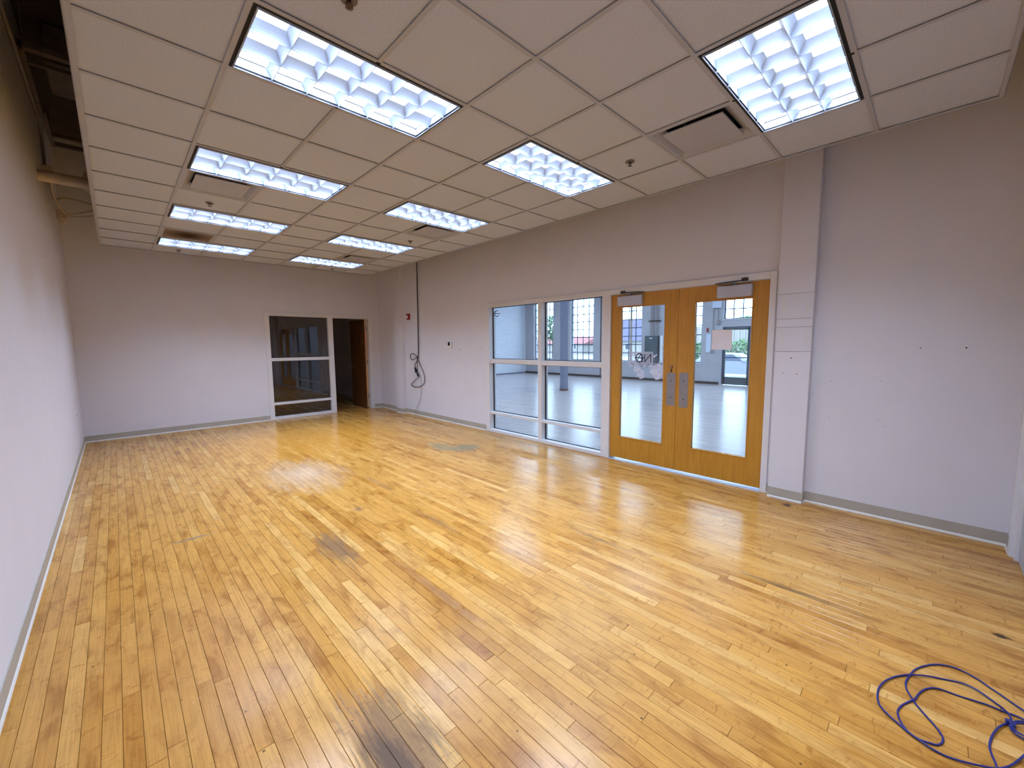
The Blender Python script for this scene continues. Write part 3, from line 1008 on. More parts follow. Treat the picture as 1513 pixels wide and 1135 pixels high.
for i, (c, r) in enumerate(diff_at):
    d = df0 if i == 0 else copy_tree(df0)
    d.location = (c*T, r*T, H)
    tag(d, dl_[i], 'air vent', 'square ceiling air diffusers')
# ---- brown dusty return grille
c, r = grille_at[0]
gr = empty('return_grille', (c*T, r*T, H), 'brown dust-stained return air grille beside the last blank wall light', 'air vent')
E = TEE/2+0.001
X0, Y0 = c*T, r*T
mb = MB()
for (a, b, c_, d_) in ((E, T-E, E, E+0.025), (E, T-E, T-E-0.025, T-E), (E, E+0.025, E+0.025, T-E-0.025), (T-E-0.025, T-E, E+0.025, T-E-0.025)):
    mb.box(X0+a, X0+b, Y0+c_, Y0+d_, H, H+0.006)
obj('grille_frame', mb, M['tee'], gr)
mt, nt, bs = new_mat('dust_stained_mesh')
pos = coords(nt)
mk = ellipse(nt, pos, X0+T/2, Y0+T/2, 0.27, 0.27, 0.8, 5, 0.1)
nt.links.new(mixc(nt, mk, lin(180, 160, 145), lin(84, 62, 44)), bs.inputs['Base Color'])
bs.inputs['Roughness'].default_value = 0.8
for k in range(1, 18):
    y = Y0+E+0.025+(T-2*E-0.05)*k/18
    mb = MB(); mb.prism([(y-0.010, H+0.003), (y-0.008, H+0.001), (y+0.010, H+0.014), (y+0.008, H+0.016)], 'x', X0+E+0.02, X0+T-E-0.02)
    obj('grille_slat', mb, mt, gr)
mb = MB(); mb.box(X0+E, X0+T-E, Y0+E, Y0+T-E, H+0.02, H+0.024)
obj('grille_backing', mb, mt, gr)

# ---- sprinkler heads
def make_sprinkler():
    r = empty('sprinkler_head', (0, 0, H))
    mb = MB(); mb.lathe([(0.0, 0.001), (0.016, 0.001), (0.020, -0.010), (0.036, -0.006), (0.040, 0.0), (0.040, 0.002)], (0, 0, H), 20)
    obj('escutcheon', mb, M['steel'], r)
    mb = MB(); mb.cyl((0, 0, H+0.0), (0, 0, H-0.022), 0.010, 12)
    mb.tube([(0.009, 0, H-0.018), (0.016, 0, H-0.032), (0.004, 0, H-0.048)], 0.003, 6, 3)
    mb.tube([(-0.009, 0, H-0.018), (-0.016, 0, H-0.032), (-0.004, 0, H-0.048)], 0.003, 6, 3)
    mb.cyl((0, 0, H-0.046), (0, 0, H-0.051), 0.006, 10)
    obj('sprinkler_body', mb, M['darkmetal'], r)
    mb = MB()
    mb.cyl((0, 0, H-0.050), (0, 0, H-0.052), 0.010, 12)
    for k in range(10):
        t = 2*PI*k/10
        mb.prism([(0.008*math.cos(t-.2), 0.008*math.sin(t-.2)), (0.019*math.cos(t-.2), 0.019*math.sin(t-.2)), (0.019*math.cos(t+.2), 0.019*math.sin(t+.2)), (0.008*math.cos(t+.2), 0.008*math.sin(t+.2))], 'z', H-0.0525, H-0.0508)
    obj('deflector', mb, M['darkmetal'], r)
    return r
sp0 = make_sprinkler()
sl = [((0.322, -0.90), 'sprinkler head in front of the largest blank-wall-side light, at the top edge'),
      ((0.305, 2.757), 'sprinkler head just behind the diffuser of the blank wall row'),
      ((2.757, -0.910), 'dark sprinkler head in the tile beside the light above the two doors'),
      ((2.760, 2.757), 'sprinkler head in the tile between a diffuser and the fourth door-side light'),
      ((0.305, 5.765), 'sprinkler head behind the last light of the blank wall row'),
      ((2.757, 5.820), 'sprinkler head behind the last light of the door-side row')]
for i, ((x, y), lb) in enumerate(sl):
    s_ = sp0 if i == 0 else copy_tree(sp0)
    s_.location = (x, y, H+0.0005)
    s_.scale = (0.95, 0.95, 0.62)
    tag(s_, lb, 'sprinkler', 'ceiling sprinkler heads')

# ================================================================== ABOVE THE CEILING, along the left wall
mb = MB(); mb.cyl((XL, 4.30, 3.552), (XR, 4.30, 3.552), 0.062, 24)
tag(obj('drain_pipe', mb, M['pipe'], loc=(XL, 4.3, 3.552)), 'thick cream pipe crossing the dark gap above the ceiling edge', 'pipe')
mb = MB(); mb.tube([(XL+.02, -1.2, 4.42), (XL+.02, 2.7, 4.38), (XL+.02, 4.4, 4.39), (XL+.02, 4.95, 4.36), (XL+.02, 5.05, 4.1), (XL+.02, 5.04, 3.86)], 0.016, 10, 6)
tag(obj('wall_conduit', mb, M['conduit'], loc=(XL+.02, 3, 4.38)), 'thin grey conduit running high along the blank long wall', 'conduit')
mb = MB(); mb.box(XL, XL+0.09, 4.93, 5.12, 3.70, 3.86, 0.006)
jb = tag(obj('junction_box', mb, M['pipe'], loc=(XL+.04, 5.02, 3.78)), 'small junction box on the wall just above the cream pipe', 'box')
for nm, pts, r_, lb in (
    ('hanging_cable', [(XL+.02, 5.75, 3.95), (XL+.03, 5.78, 3.66), (XL+.10, 5.8, 3.70), (-0.80, 5.8, 3.70), (-0.5, 5.8, 3.66), (0.2, 5.8, 3.62)], 0.013, 'upper white cable looping through the gap beyond the cream pipe'),
    ('hanging_cable', [(XL+.06, 5.0, 3.70), (XL+.05, 5.45, 3.62), (XL+.12, 5.8, 3.50), (-0.80, 5.82, 3.52), (-0.55, 5.8, 3.60), (0.1, 5.8, 3.60)], 0.011, 'lower white cable drooping beyond the cream pipe'),
    ('hanging_cable', [(XL+.08, 6.55, 3.62), (-0.8, 6.5, 3.63), (-0.5, 6.45, 3.68), (0.1, 6.4, 3.7)], 0.010, 'short thin cable leaving the pale wall bracket near the back corner')):
    mb = MB(); mb.tube(pts, r_, 8, 5)
    tag(obj(nm, mb, M['pipe'], loc=pts[0]), lb, 'cable', 'cables above the ceiling edge')
mb = MB(); mb.box(XL, XL+0.10, 6.45, 6.62, 3.55, 3.68, 0.012); mb.box(XL+.02, XL+0.07, 6.5, 6.58, 3.50, 3.55, 0.008)
tag(obj('wall_bracket', mb, M['pipe'], loc=(XL+.05, 6.5, 3.6)), 'pale chunky bracket on the wall beside the back corner, above the ceiling edge', 'bracket')
# steel angle frame hung under the deck
sf = empty('steel_frame', (-0.8, 4.5, 4.5), 'dark steel angle frame hanging above the ceiling gap', 'frame')
for (x0, x1, y0, y1, z0, z1) in ((-1.0, 1.4, 3.36, 3.44, 4.46, 4.52), (-1.0, 1.4, 3.66, 3.70, 4.46, 4.50), (-1.02, -0.97, 3.36, 4.9, 4.46, 4.52),
                                 (-0.99, -0.95, 4.9, 6.1, 4.46, 4.51), (-0.98, 1.4, 5.62, 5.65, 4.46, 4.50), (-0.98, 1.4, 6.0, 6.06, 4.46, 4.52)):
    mb = MB(); mb.box(x0, x1, y0, y1, z0, z1, 0.004)
    obj('steel_angle', mb, M['steel'], sf)
for (x, y) in ((-0.97, 3.40), (-0.97, 5.9), (1.2, 3.4), (1.2, 5.9)):
    mb = MB(); mb.cyl((x, y, 4.5), (x, y, DECK), 0.006, 8)
    obj('hanger_rod', mb, M['steel'], sf)
mb = MB(); mb.box(-0.86, -0.30, 3.72, 4.50, 4.55, DECK-0.02, 0.01)
tag(obj('air_duct', mb, M['steel'], loc=(-0.6, 4.1, 4.7)), 'dark square duct above the steel frame in the ceiling gap', 'duct')
mb = MB(); mb.lathe([(0.0, 0.0), (0.05, 0.01), (0.085, 0.05), (0.095, 0.15), (0.07, 0.24), (0.03, 0.28), (0.0, 0.28)], (-0.60, 4.62, 3.52), 18)
tag(obj('insulated_valve', mb, M['pipe'], loc=(-0.6, 4.62, 3.52)), 'rounded pale wrapped valve above the cream pipe at the ceiling edge', 'valve')
mb = MB(); mb.cyl((-0.60, 4.62, 3.78), (-0.60, 4.62, DECK), 0.012, 10)
o = obj('valve_stem', mb, M['steel'], bpy.data.objects['insulated_valve'])

# ================================================================== THINGS ON THE WALLS
fa = empty('fire_strobe', (XR, 5.62, 2.20), 'small red fire alarm strobe high on the wall by the back pilaster', 'fire alarm')
mb = MB(); mb.box(XR-0.035, XR, 5.555, 5.685, 2.185, 2.325, 0.006)
obj('alarm_body', mb, M['red'], fa)
mb = MB(); mb.box(XR-0.060, XR-0.035, 5.60, 5.67, 2.21, 2.28, 0.010)
obj('strobe_lens', mb, M['plastic'], fa, label='clear white strobe lens')
th = empty('thermostat', (XR, 4.0, 1.55), 'white thermostat with a dark square screen on the wall', 'thermostat')
mb = MB(); mb.box(XR-0.028, XR, 3.945, 4.075, 1.545, 1.675, 0.008)
obj('thermostat_body', mb, M['plastic'], th)
mb = MB(); mb.box(XR-0.030, XR-0.0275, 4.000, 4.066, 1.588, 1.665)
obj('thermostat_screen', mb, M['screen'], th)
def outlet(ax, fixed, u_, z, label, side=-1, split=False):
    r = empty('wall_outlet', (fixed, u_, z) if ax == 'x' else (u_, fixed, z), label, 'outlet', 'white wall outlets')
    def bx(a0, a1, z0, z1, d0, d1, name, mat, parent, c=0.0):
        mb = MB()
        if ax == 'x': mb.box(fixed+side*d0, fixed+side*d1, u_+a0, u_+a1, z+z0, z+z1, c)
        else: mb.box(u_+a0, u_+a1, fixed+side*d0, fixed+side*d1, z+z0, z+z1, c)
        return obj(name, mb, M[mat], parent)
    if not split:
        bx(-0.036, 0.036, -0.058, 0.058, 0, 0.006, 'cover_plate', 'plastic', r, 0.002)
    for zz in (-0.024, 0.024) if not split else (-0.05, 0.05):
        s_ = bx(-0.017, 0.017, zz-0.015, zz+0.015, 0.0 if split else 0.006, 0.009, 'socket', 'plastic', r, 0.002)
        for yy in (-0.007, 0.007):
            bx(yy-0.0015, yy+0.0015, zz-0.002, zz+0.008, 0.009, 0.0095, 'socket_slot', 'ink', s_)
    return r
outlet('x', XR, 5.27, 0.47, 'white wall outlet behind the thin dangling cord')
outlet('x', XR, 4.17, 0.43, 'pair of small white wall sockets below the thermostat', split=True)
outlet('x', XL, 5.45, 0.42, 'white wall outlet low on the blank long wall near the back corner', side=1)
outlet('x', 4.46, 10.1, 0.40, 'faint wall outlet in the dark room, seen through the open doorway')

# black power cord hanging from the ceiling edge, knotted and looped
cord = empty('hanging_power_cord', (4.33, 5.2, 1.3), 'black power cord hanging down the wall, looped and knotted in a bunch', 'cord')
mb = MB(); mb.tube([(4.31, 5.15, 3.75), (4.325, 5.162, 3.37), (4.328, 5.184, 2.5), (4.33, 5.215, 1.44), (4.325, 5.26, 1.33)], 0.011, 8, 5)
obj('cord_run', mb, M['rubber'], cord)
mb = MB(); mb.tube([(4.325, 5.26, 1.35), (4.31, 5.38, 1.41), (4.31, 5.50, 1.40), (4.31, 5.53, 1.32), (4.31, 5.46, 1.27), (4.31, 5.36, 1.29), (4.32, 5.27, 1.33), (4.33, 5.28, 1.25), (4.32, 5.36, 1.15), (4.32, 5.345, 1.06)], 0.009, 8, 5)
obj('cord_loop', mb, M['rubber'], cord)
mb = MB(); mb.tube([(4.32, 5.26, 1.34), (4.31, 5.23, 1.2), (4.31, 5.24, 1.0), (4.32, 5.22, 0.90), (4.33, 5.42, 0.79), (4.335, 5.57, 0.70), (4.335, 5.48, 0.66), (4.335, 5.28, 0.66), (4.335, 5.06, 0.73), (4.335, 4.99, 0.86), (4.33, 5.04, 1.02), (4.325, 5.16, 1.18), (4.32, 5.25, 1.33)], 0.007, 8, 5)
obj('cord_loop', mb, M['rubber'], cord)
mb = MB(); mb.cyl((4.32, 5.35, 1.10), (4.32, 5.33, 0.98), 0.024, 12, 0.018)
mb.box(4.30, 4.34, 5.29, 5.345, 1.0, 1.06, 0.006)
obj('cord_plug', mb, M['rubber'], cord)
mb = MB(); mb.cyl((4.32, 5.27, 0.97), (4.32, 5.235, 0.90), 0.022, 12, 0.014)
obj('cord_plug', mb, M['rubber'], cord)
mb = MB(); mb.tube([(4.335, 5.25, 1.0), (4.338, 5.14, 0.86), (4.338, 5.145, 0.68), (4.342, 5.19, 0.42), (4.335, 5.28, 0.28), (4.330, 5.40, 0.13), (4.325, 5.39, 0.06), (4.30, 5.36, 0.005)], 0.0035, 6, 5)
obj('thin_cord', mb, simple('grey_cord', lin(96, 92, 96), 0.5), cord, label='thin grey cord trailing to the floor')

# ================================================================== BLUE CABLE ON THE FLOOR
def on_floor(u, v):
    d = fw+rt2*((u-756.5)/FPX)-up2*((v-567.5)/FPX)
    t = (0.004-CAM.z)/d.z
    p = CAM+d*t
    return (p.x, p.y)
# plan of the cable on the boards, metres (east, north)
def F(l): return [on_floor(1250+x/5.753, 940+y/5.753) for x, y in l]
run = F([(1720, 760), (1600, 700), (1513, 640), (1400, 560), (1300, 490), (1220, 440), (1120, 370), (1020, 310), (900, 265), (780, 245), (680, 252), (590, 285), (540, 340),
         (508, 400), (520, 460), (560, 530), (600, 590), (680, 680), (760, 770), (815, 850), (822, 900), (780, 925), (720, 915), (640, 890), (560, 840), (490, 770), (450, 700),
         (440, 640), (475, 590), (540, 560), (585, 540), (620, 490), (670, 455), (740, 445), (820, 460), (950, 505), (1100, 555), (1220, 595), (1330, 640), (1430, 675), (1513, 715), (1640, 790)])
run2 = F([(1392, 760), (1400, 700), (1340, 630), (1280, 580), (1200, 520), (1100, 460), (980, 405), (850, 370), (700, 348), (560, 338), (480, 338), (400, 355), (320, 400), (275, 460), (268, 530), (290, 600),
          (350, 670), (430, 735), (520, 815), (610, 885), (720, 960), (850, 1020), (1000, 1078), (1150, 1115), (1290, 1130), (1400, 1105), (1480, 1055), (1560, 985), (1680, 900)])
run3 = F([(1640, 770), (1560, 750), (1480, 735), (1420, 735), (1370, 745), (1300, 785), (1245, 850), (1220, 930), (1235, 1010), (1265, 1080), (1290, 1150), (1310, 1260)])
run4 = F([(1390, 745), (1400, 800), (1450, 850), (1530, 895), (1650, 950), (1760, 980)])
run5 = F([(1395, 770), (1430, 820), (1490, 860), (1560, 900), (1690, 990)])
run6 = F([(1400, 765), (1450, 762), (1520, 775), (1560, 830), (1540, 900)])
cb = empty('blue_network_cable', (*on_floor(1395, 1070), 0), 'tangled blue network cable lying on the wooden floor', 'cable')
def lay(pts, z0, amp, name='cable_loop', r=0.0038):
    P_ = [(x, y, z0+amp*abs(math.sin(i*0.9))) for i, (x, y) in enumerate(pts)]
    mb = MB(); mb.tube(P_, r, 8, 5)
    return obj(name, mb, M['blue'], cb)
lay(run, 0.0034, 0.003); lay(run2, 0.0036, 0.006); lay(run3, 0.004, 0.006); lay(run4, 0.006, 0.006); lay(run5, 0.012, 0.004); lay(run6, 0.010, 0.006)
kx, ky = on_floor(1250+1395/5.753, 940+752/5.753)
kn = []
for i in range(26):
    t = i*0.75
    kn.append((kx+0.013*math.cos(t)+0.004*math.cos(t*2.3), ky+0.011*math.sin(t*1.1), 0.010+0.007*math.sin(t*1.7)))
mb = MB(); mb.tube(kn, 0.0036, 8, 4)
obj('cable_knot', mb, M['blue'], cb)

# ================================================================== NEXT ROOM
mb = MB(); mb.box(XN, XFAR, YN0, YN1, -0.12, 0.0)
struct('floor_next_room', mb, M['floorfar'], 'wooden floor beyond the glass, greyed by glare mixed into its colour')
mb = MB(); mb.box(XN, XFAR+0.3, YN0-0.2, YN1+0.2, 4.9, 5.05)
struct('ceiling_next_room', mb, simple('next_room_ceiling', lin(200, 200, 204), 0.8))
mt, nt, bs = new_mat('white_painted_brick_wall')
pos = coords(nt)
sp = N(nt, 'ShaderNodeSeparateXYZ'); nt.links.new(pos, sp.inputs[0])
cbn = N(nt, 'ShaderNodeCombineXYZ'); nt.links.new(sp.outputs[0], cbn.inputs[0]); nt.links.new(sp.outputs[2], cbn.inputs[1])
br = N(nt, 'ShaderNodeTexBrick'); br.inputs['Scale'].default_value = 1
br.inputs['Brick Width'].default_value = 0.22; br.inputs['Row Height'].default_value = 0.075; br.inputs['Mortar Size'].default_value = 0.008
br.inputs['Color1'].default_value = lin(234, 236, 242); br.inputs['Color2'].default_value = lin(226, 229, 236); br.inputs['Mortar'].default_value = lin(184, 187, 196)
nt.links.new(cbn.outputs[0], br.inputs[0]); nt.links.new(br.outputs[0], bs.inputs['Base Color'])
bs.inputs['Roughness'].default_value = 0.7
mb = MB(); mb.box(XN, XFAR+0.3, YN1, YN1+0.2, 0, 4.9)
wbk = struct('wall_brick', mb, mt, 'white painted brick wall of the next room')
mb = MB(); mb.box(XN, XFAR, YN1-0.012, YN1, 0, 0.06); obj('base_strip', mb, M['post'], wbk)
mb = MB(); mb.box(XN, XFAR+0.3, YN0-0.2, YN0, 0, 4.9)
struct('wall_next_room_near', mb, M['brickw'])
# glazed-wall side of the next room, above and beyond the screen
mb = MB(); mb.box(XN-0.02, XN, YB+0.15, YN1, 0, 4.9); mb.box(XN-0.02, XN, YN0, YF-0.16, 0, 4.9)
struct('wall_next_room_inner', mb, M['brickw'])
# street facade with tall steel-sash windows and a glazed door
wins = [(11.05, 12.42), (8.55, 9.92), (6.05, 7.42), (3.52, 4.88), (-2.0, -0.6), (-4.6, -3.2)]
SILL, WTOP = 0.80, 4.50
segs = sorted(wins)
mb = MB()
yprev = YN0
DY0, DY1, DTOP, TR0, TR1 = 1.80, 2.745, 2.18, 2.47, 3.95
ops = sorted(wins+[(DY0, DY1)])
TH = 0.30
for (a, b) in ops:
    mb.box(XFAR, XFAR+TH, yprev, a, 0, 4.9)
    if (a, b) == (DY0, DY1):
        mb.box(XFAR, XFAR+TH, a, b, DTOP, TR0); mb.box(XFAR, XFAR+TH, a, b, TR1, 4.9)
    else:
        mb.box(XFAR, XFAR+TH, a, b, 0, SILL); mb.box(XFAR, XFAR+TH, a, b, WTOP, 4.9)
    yprev = b
mb.box(XFAR, XFAR+TH, yprev, YN1, 0, 4.9)
wst = struct('wall_street', mb, M['facade'], 'grey street-side wall of the next room with tall sash windows')
mb = MB(); mb.box(XFAR-0.015, XFAR, DY1+0.08, YN1, 0, 0.10); obj('baseboard_street', mb, M['darkmetal'], kind='structure')
pane_cache = {}
def sash_window(name, a, b, z0, z1, nx, nz, label):
    r = empty(name, (XFAR+0.14, (a+b)/2, z0), label, kind='structure')
    x0, x1 = XFAR+0.125, XFAR+0.155
    mb = MB()
    f_ = 0.03
    mb.box(x0, x1, a, a+f_, z0, z1); mb.box(x0, x1, b-f_, b, z0, z1); mb.box(x0, x1, a, b, z0, z0+f_); mb.box(x0, x1, a, b, z1-f_, z1)
    obj('sash_frame', mb, M['muntin'], r)
    dy = (b-a)/nx; dz = (z1-z0)/nz
    for i in range(1, nx):
        mb = MB(); mb.box(x0+.004, x1-.004, a+dy*i-0.018, a+dy*i+0.018, z0+f_, z1-f_); obj('muntin', mb, M['muntin'], r)
    for k in range(1, nz):
        mb = MB(); mb.box(x0+.006, x1-.006, a+f_, b-f_, z0+dz*k-0.018, z0+dz*k+0.018); obj('muntin', mb, M['muntin'], r)
    key = (round(dy, 3), round(dz, 3))
    if key not in pane_cache:
        mb = MB(); mb.box(-0.0015, 0.0015, 0.001, dy-0.001, 0.001, dz-0.001)
        pane_cache[key] = mb.mesh('pane', M['glassfar'])
    for i in range(nx):
        for k in range(nz):
            o = bpy.data.objects.new('pane', pane_cache[key]); C.objects.link(o); o.parent = r
            o.location = Vector((XFAR+0.14, a+dy*i, z0+dz*k))-Vector(r.location)
    mb = MB(); mb.box(XFAR-0.03, XFAR+0.125, a-0.02, b+0.02, z0-0.03, z0, 0.004); obj('window_sill', mb, M['white'], r)
    return r
wl = ['tall steel sash window next to the white brick wall', 'tall steel sash window behind the lone post',
      'tall steel sash window beside the electrical panel', 'tall steel sash window next to the street door',
      'steel sash window on the near side of the street door', 'steel sash window nearest the end of the next room']
for i, (a, b) in enumerate(wins):
    if b > 0: sash_window('window_%d' % (i+3), a, b, SILL, WTOP, 4, 10, wl[i])
    else:
        sash_window('window_%d' % (i+3), a, b, SILL, WTOP, 4, 10, wl[i])
sash_window('window_9', DY0, DY1, TR0, TR1, 3, 4, 'steel sash transom window over the street door')
# street door
d5 = empty('door_5', (XFAR+0.08, (DY0+DY1)/2, 0), 'aluminium framed glass street door', kind='structure')
x0, x1 = XFAR+0.05, XFAR+0.11
mb = MB()
mb.box(x0-.03, x1+.03, DY0, DY0+0.035, 0, DTOP); mb.box(x0-.03, x1+.03, DY1-0.035, DY1, 0, DTOP); mb.box(x0-.03, x1+.03, DY0, DY1, DTOP-0.04, DTOP)
obj('door_casing', mb, M['muntin'], d5)
a, b = DY0+0.04, DY1-0.04
mb = MB(); mb.box(x0, x1, a, a+0.06, 0.02, DTOP-.045); mb.box(x0, x1, b-0.06, b, 0.02, DTOP-.045); mb.box(x0, x1, a, b, 0.02, 0.30); mb.box(x0, x1, a, b, DTOP-0.12, DTOP-.045)
obj('door_stile', mb, M['panelgrey'], d5)
mb = MB(); mb.box(x0+.028, x0+.032, a+.06, b-.06, 0.30, DTOP-.12); obj('pane', mb, M['glassfar'], d5)
mb = MB(); mb.box(x0-.05, x0-.02, a+.03, b-.03, 1.02, 1.06, 0.008); obj('push_bar', mb, M['muntin'], d5)
# unseen fill lights added to brighten the next room, shaped as hung strips
def make_fill_light():
    r = empty('fill_light', (0, 0, 4.3))
    mb = MB(); mb.prism([(-0.11, 4.30), (-0.06, 4.38), (0.06, 4.38), (0.11, 4.30), (0.10, 4.30), (0.055, 4.372), (-0.055, 4.372), (-0.10, 4.30)], 'y', -1.2, 1.2)
    obj('reflector', mb, M['white'], r)
    for xx in (-0.045, 0.045):
        mb = MB(); mb.cyl((xx, -1.15, 4.335), (xx, 1.15, 4.335), 0.013, 10); obj('tube', mb, M['panel'], r)
    for yy in (-0.9, 0.9):
        mb = MB(); mb.cyl((0, yy, 4.38), (0, yy, 4.9), 0.004, 6); obj('hanger_wire', mb, M['steel'], r)
    ld = bpy.data.lights.new('fill_lamp', 'AREA')
    ld.shape = 'RECTANGLE'; ld.size = 0.2; ld.size_y = 2.3
    ld.energy = NEXT_W; ld.color = (0.50, 0.72, 1.0)
    lo = bpy.data.objects.new('lamp', ld); C.objects.link(lo); lo.parent = r; lo.location = (0, 0, -0.002)
    return r
st0 = make_fill_light()
k = 0
for ix, x in enumerate((7.2, 12.9)):
    for iy, y in enumerate((-3.0, 1.2, 5.4, 9.6)):
        q = st0 if k == 0 else copy_tree(st0)
        q.location = (x, y, 4.3); k += 1
        tag(q, 'fill light added out of view in the next room, %s row, %s from the brick wall' % (('inner', 'street-side')[ix], ('fourth', 'third', 'second', 'first')[iy]), 'strip light', 'fill lights added to the next room')
# lone post
pst = empty('support_post', (10.5, 6.0, 0), 'blue-grey square post standing in the next room', 'post')
mb = MB(); mb.box(10.40, 10.60, 5.90, 6.10, 0.0, 4.9, 0.008); obj('post_shaft', mb, M['post'], pst)
mb = MB(); mb.box(10.393, 10.607, 5.893, 6.107, 0.0, 0.06, 0.004); obj('post_foot', mb, M['rust'], pst, label='rust-red painted foot')
# facade piers between windows
for i, (ya, yb, lb) in enumerate(((8.05, 8.20, 'slim conduit'),)):
    mb = MB(); mb.cyl((XFAR-0.02, 8.12, 0.0), (XFAR-0.02, 8.12, 4.9), 0.02, 10)
    tag(obj('wall_pipe', mb, M['darkmetal'], loc=(XFAR-.02, 8.12, 0)), 'thin dark pipe up the street wall beside the window behind the post', 'pipe')
# electrical panel with conduits
ep = empty('electrical_panel', (XFAR-0.1, 5.52, 0.9), 'grey-green electrical panel on the street wall between windows', 'electrical panel')
mb = MB(); mb.box(XFAR-0.16, XFAR, 5.24, 5.82, 0.78, 1.90, 0.006); obj('cabinet', mb, M['panelgrey'], ep)
mb = MB(); mb.box(XFAR-0.175, XFAR-0.16, 5.27, 5.74, 0.82, 1.86, 0.004)
dd = obj('cabinet_door', mb, M['panelgrey'], ep)
mb = MB(); mb.box(XFAR-0.18, XFAR-0.175, 5.46, 5.60, 1.79, 1.82); obj('maker_plate', mb, M['plastic'], dd)
mb = MB(); mb.box(XFAR-0.185, XFAR-0.175, 5.66, 5.70, 1.02, 1.14); obj('latch', mb, M['ink'], dd)
mb = MB(); mb.box(XFAR-0.08, XFAR-.0005, 5.05, 5.16, 0.78, 1.90, 0.004); obj('wire_gutter', mb, M['plastic'], ep)
for yy in (5.28, 5.36, 5.46, 5.52, 5.60):
    mb = MB(); mb.cyl((XFAR-0.06, yy, 1.90), (XFAR-0.06, yy, 4.9), 0.014, 10); obj('conduit', mb, M['conduit'], ep)
mb = MB(); mb.box(XFAR-0.09, XFAR-0.02, 5.18, 5.70, 2.50, 2.55); obj('strut', mb, M['darkmetal'], ep)
# boxes near the street door
cbx = empty('control_box', (XFAR-0.05, 2.98, 2.2), 'grey junction box with conduit loop beside the street door', 'electrical box')
mb = MB(); mb.box(XFAR-0.07, XFAR, 2.84, 2.96, 2.28, 2.42, 0.004); obj('box_body', mb, M['conduit'], cbx)
mb = MB(); mb.tube([(XFAR-.03, 2.92, 2.42), (XFAR-.03, 2.92, 2.85), (XFAR-.03, 3.08, 2.86), (XFAR-.03, 3.09, 1.5), (XFAR-.03, 3.09, 1.30)], 0.014, 8, 1); obj('conduit', mb, M['conduit'], cbx)
mb = MB(); mb.cyl((XFAR-0.08, 3.09, 1.26), (XFAR, 3.09, 1.26), 0.06, 14); obj('round_box', mb, M['conduit'], cbx)
mb = MB(); mb.box(XFAR-0.10, XFAR, 2.80, 3.12, 2.90, 3.42, 0.006)
tag(obj('exit_light_box', mb, M['brickw'], loc=(XFAR-.05, 2.96, 2.9)), 'large white box high on the street wall beside the transom', 'electrical box')
mb = MB(); mb.box(XFAR-0.04, XFAR, 3.15, 3.33, 1.22, 1.92, 0.004)
tag(obj('pale_notice_board', mb, M['brickw'], loc=(XFAR-.02, 3.24, 1.2)), 'narrow pale notice board between the last window and the street door', 'board')
mb = MB(); mb.box(XFAR-0.04, XFAR, 3.26, 3.32, 2.00, 2.16, 0.004)
tag(obj('fire_pull_station', mb, M['red'], loc=(XFAR-.02, 3.29, 2.0)), 'tiny red alarm unit above the pale notice board', 'fire alarm')

# ================================================================== OUTSIDE
GZ = -0.5
mb = MB(); mb.box(XFAR+0.3, 140, -90, 160, GZ-0.2, GZ)
struct('ground', mb, M['asphalt'])
# parked silver car, nose towards -y
def car():
    r = empty('parked_car', (25.5, 6.0, GZ), 'silver car parked outside the street door', 'car')
    X0, X1 = 24.7, 26.4
    nose = 3.05
    prof = [(nose, GZ+0.30), (nose-0.02, GZ+0.62), (nose+0.15, GZ+0.80), (nose+1.05, GZ+0.98), (nose+1.35, GZ+1.0), (nose+4.2, GZ+1.02), (nose+4.55, GZ+0.95), (nose+4.6, GZ+0.30)]
    mb = MB(); mb.prism(prof, 'x', X0, X1); obj('car_body', mb, M['carpaint'], r)
    roof = [(nose+1.20, GZ+0.98), (nose+2.05, GZ+1.45), (nose+3.5, GZ+1.48), (nose+4.25, GZ+1.0)]
    n = len(roof)
    vs = [(X0+0.03, y, z) if z < GZ+1.1 else (X0+0.18, y, z) for y, z in roof]+[(X1-0.03, y, z) if z < GZ+1.1 else (X1-0.18, y, z) for y, z in roof]
    mb = MB(); mb.add(vs, [(0, 1, 2, 3), (7, 6, 5, 4), (0, 4, 5, 1), (1, 5, 6, 2), (2, 6, 7, 3)]); obj('cabin', mb, M['carpaint'], r)
    def sidewin(y0, y1, y2, y3):
        mb = MB(); e = 0.012
        mb.add([(X0+0.045-e, y0, GZ+1.03), (X0+0.165-e, y1, GZ+1.40), (X0+0.165-e, y2, GZ+1.40), (X0+0.045-e, y3, GZ+1.03)], [(0, 1, 2, 3)])
        obj('side_window', mb, M['carglass'], r)
    sidewin(nose+1.50, nose+2.15, nose+2.75, nose+2.75); sidewin(nose+2.85, nose+2.85, nose+3.4, nose+3.9)
    mb = MB(); e = 0.02
    mb.add([(X0+0.12, nose+1.27-e, GZ+1.03), (X0+0.25, nose+1.98-e, GZ+1.42), (X1-0.25, nose+1.98-e, GZ+1.42), (X1-0.12, nose+1.27-e, GZ+1.03)], [(0, 3, 2, 1)])
    obj('windshield', mb, M['carglass'], r)
    for yy in (nose+0.85, nose+3.7):
        for xx in (X0, X1-0.22):
            mb = MB(); mb.cyl((xx-0.012, yy, GZ+0.33), (xx+0.22, yy, GZ+0.33), 0.33, 24); wh = obj('wheel', mb, M['rubber'], r)
            mb = MB(); mb.cyl((xx-0.022, yy, GZ+0.33), (xx-0.010, yy, GZ+0.33), 0.20, 16); obj('rim', mb, M['metal'], wh)
    mb = MB(); mb.box(X0-0.14, X0, nose+1.42, nose+1.60, GZ+1.0, GZ+1.12, 0.02); obj('side_mirror', mb, M['carpaint'], r)
    mb = MB(); mb.box(X0+.02, X0+0.35, nose-0.03, nose+0.12, GZ+0.62, GZ+0.76, 0.02); obj('headlight', mb, M['plastic'], r)
    return r
car()
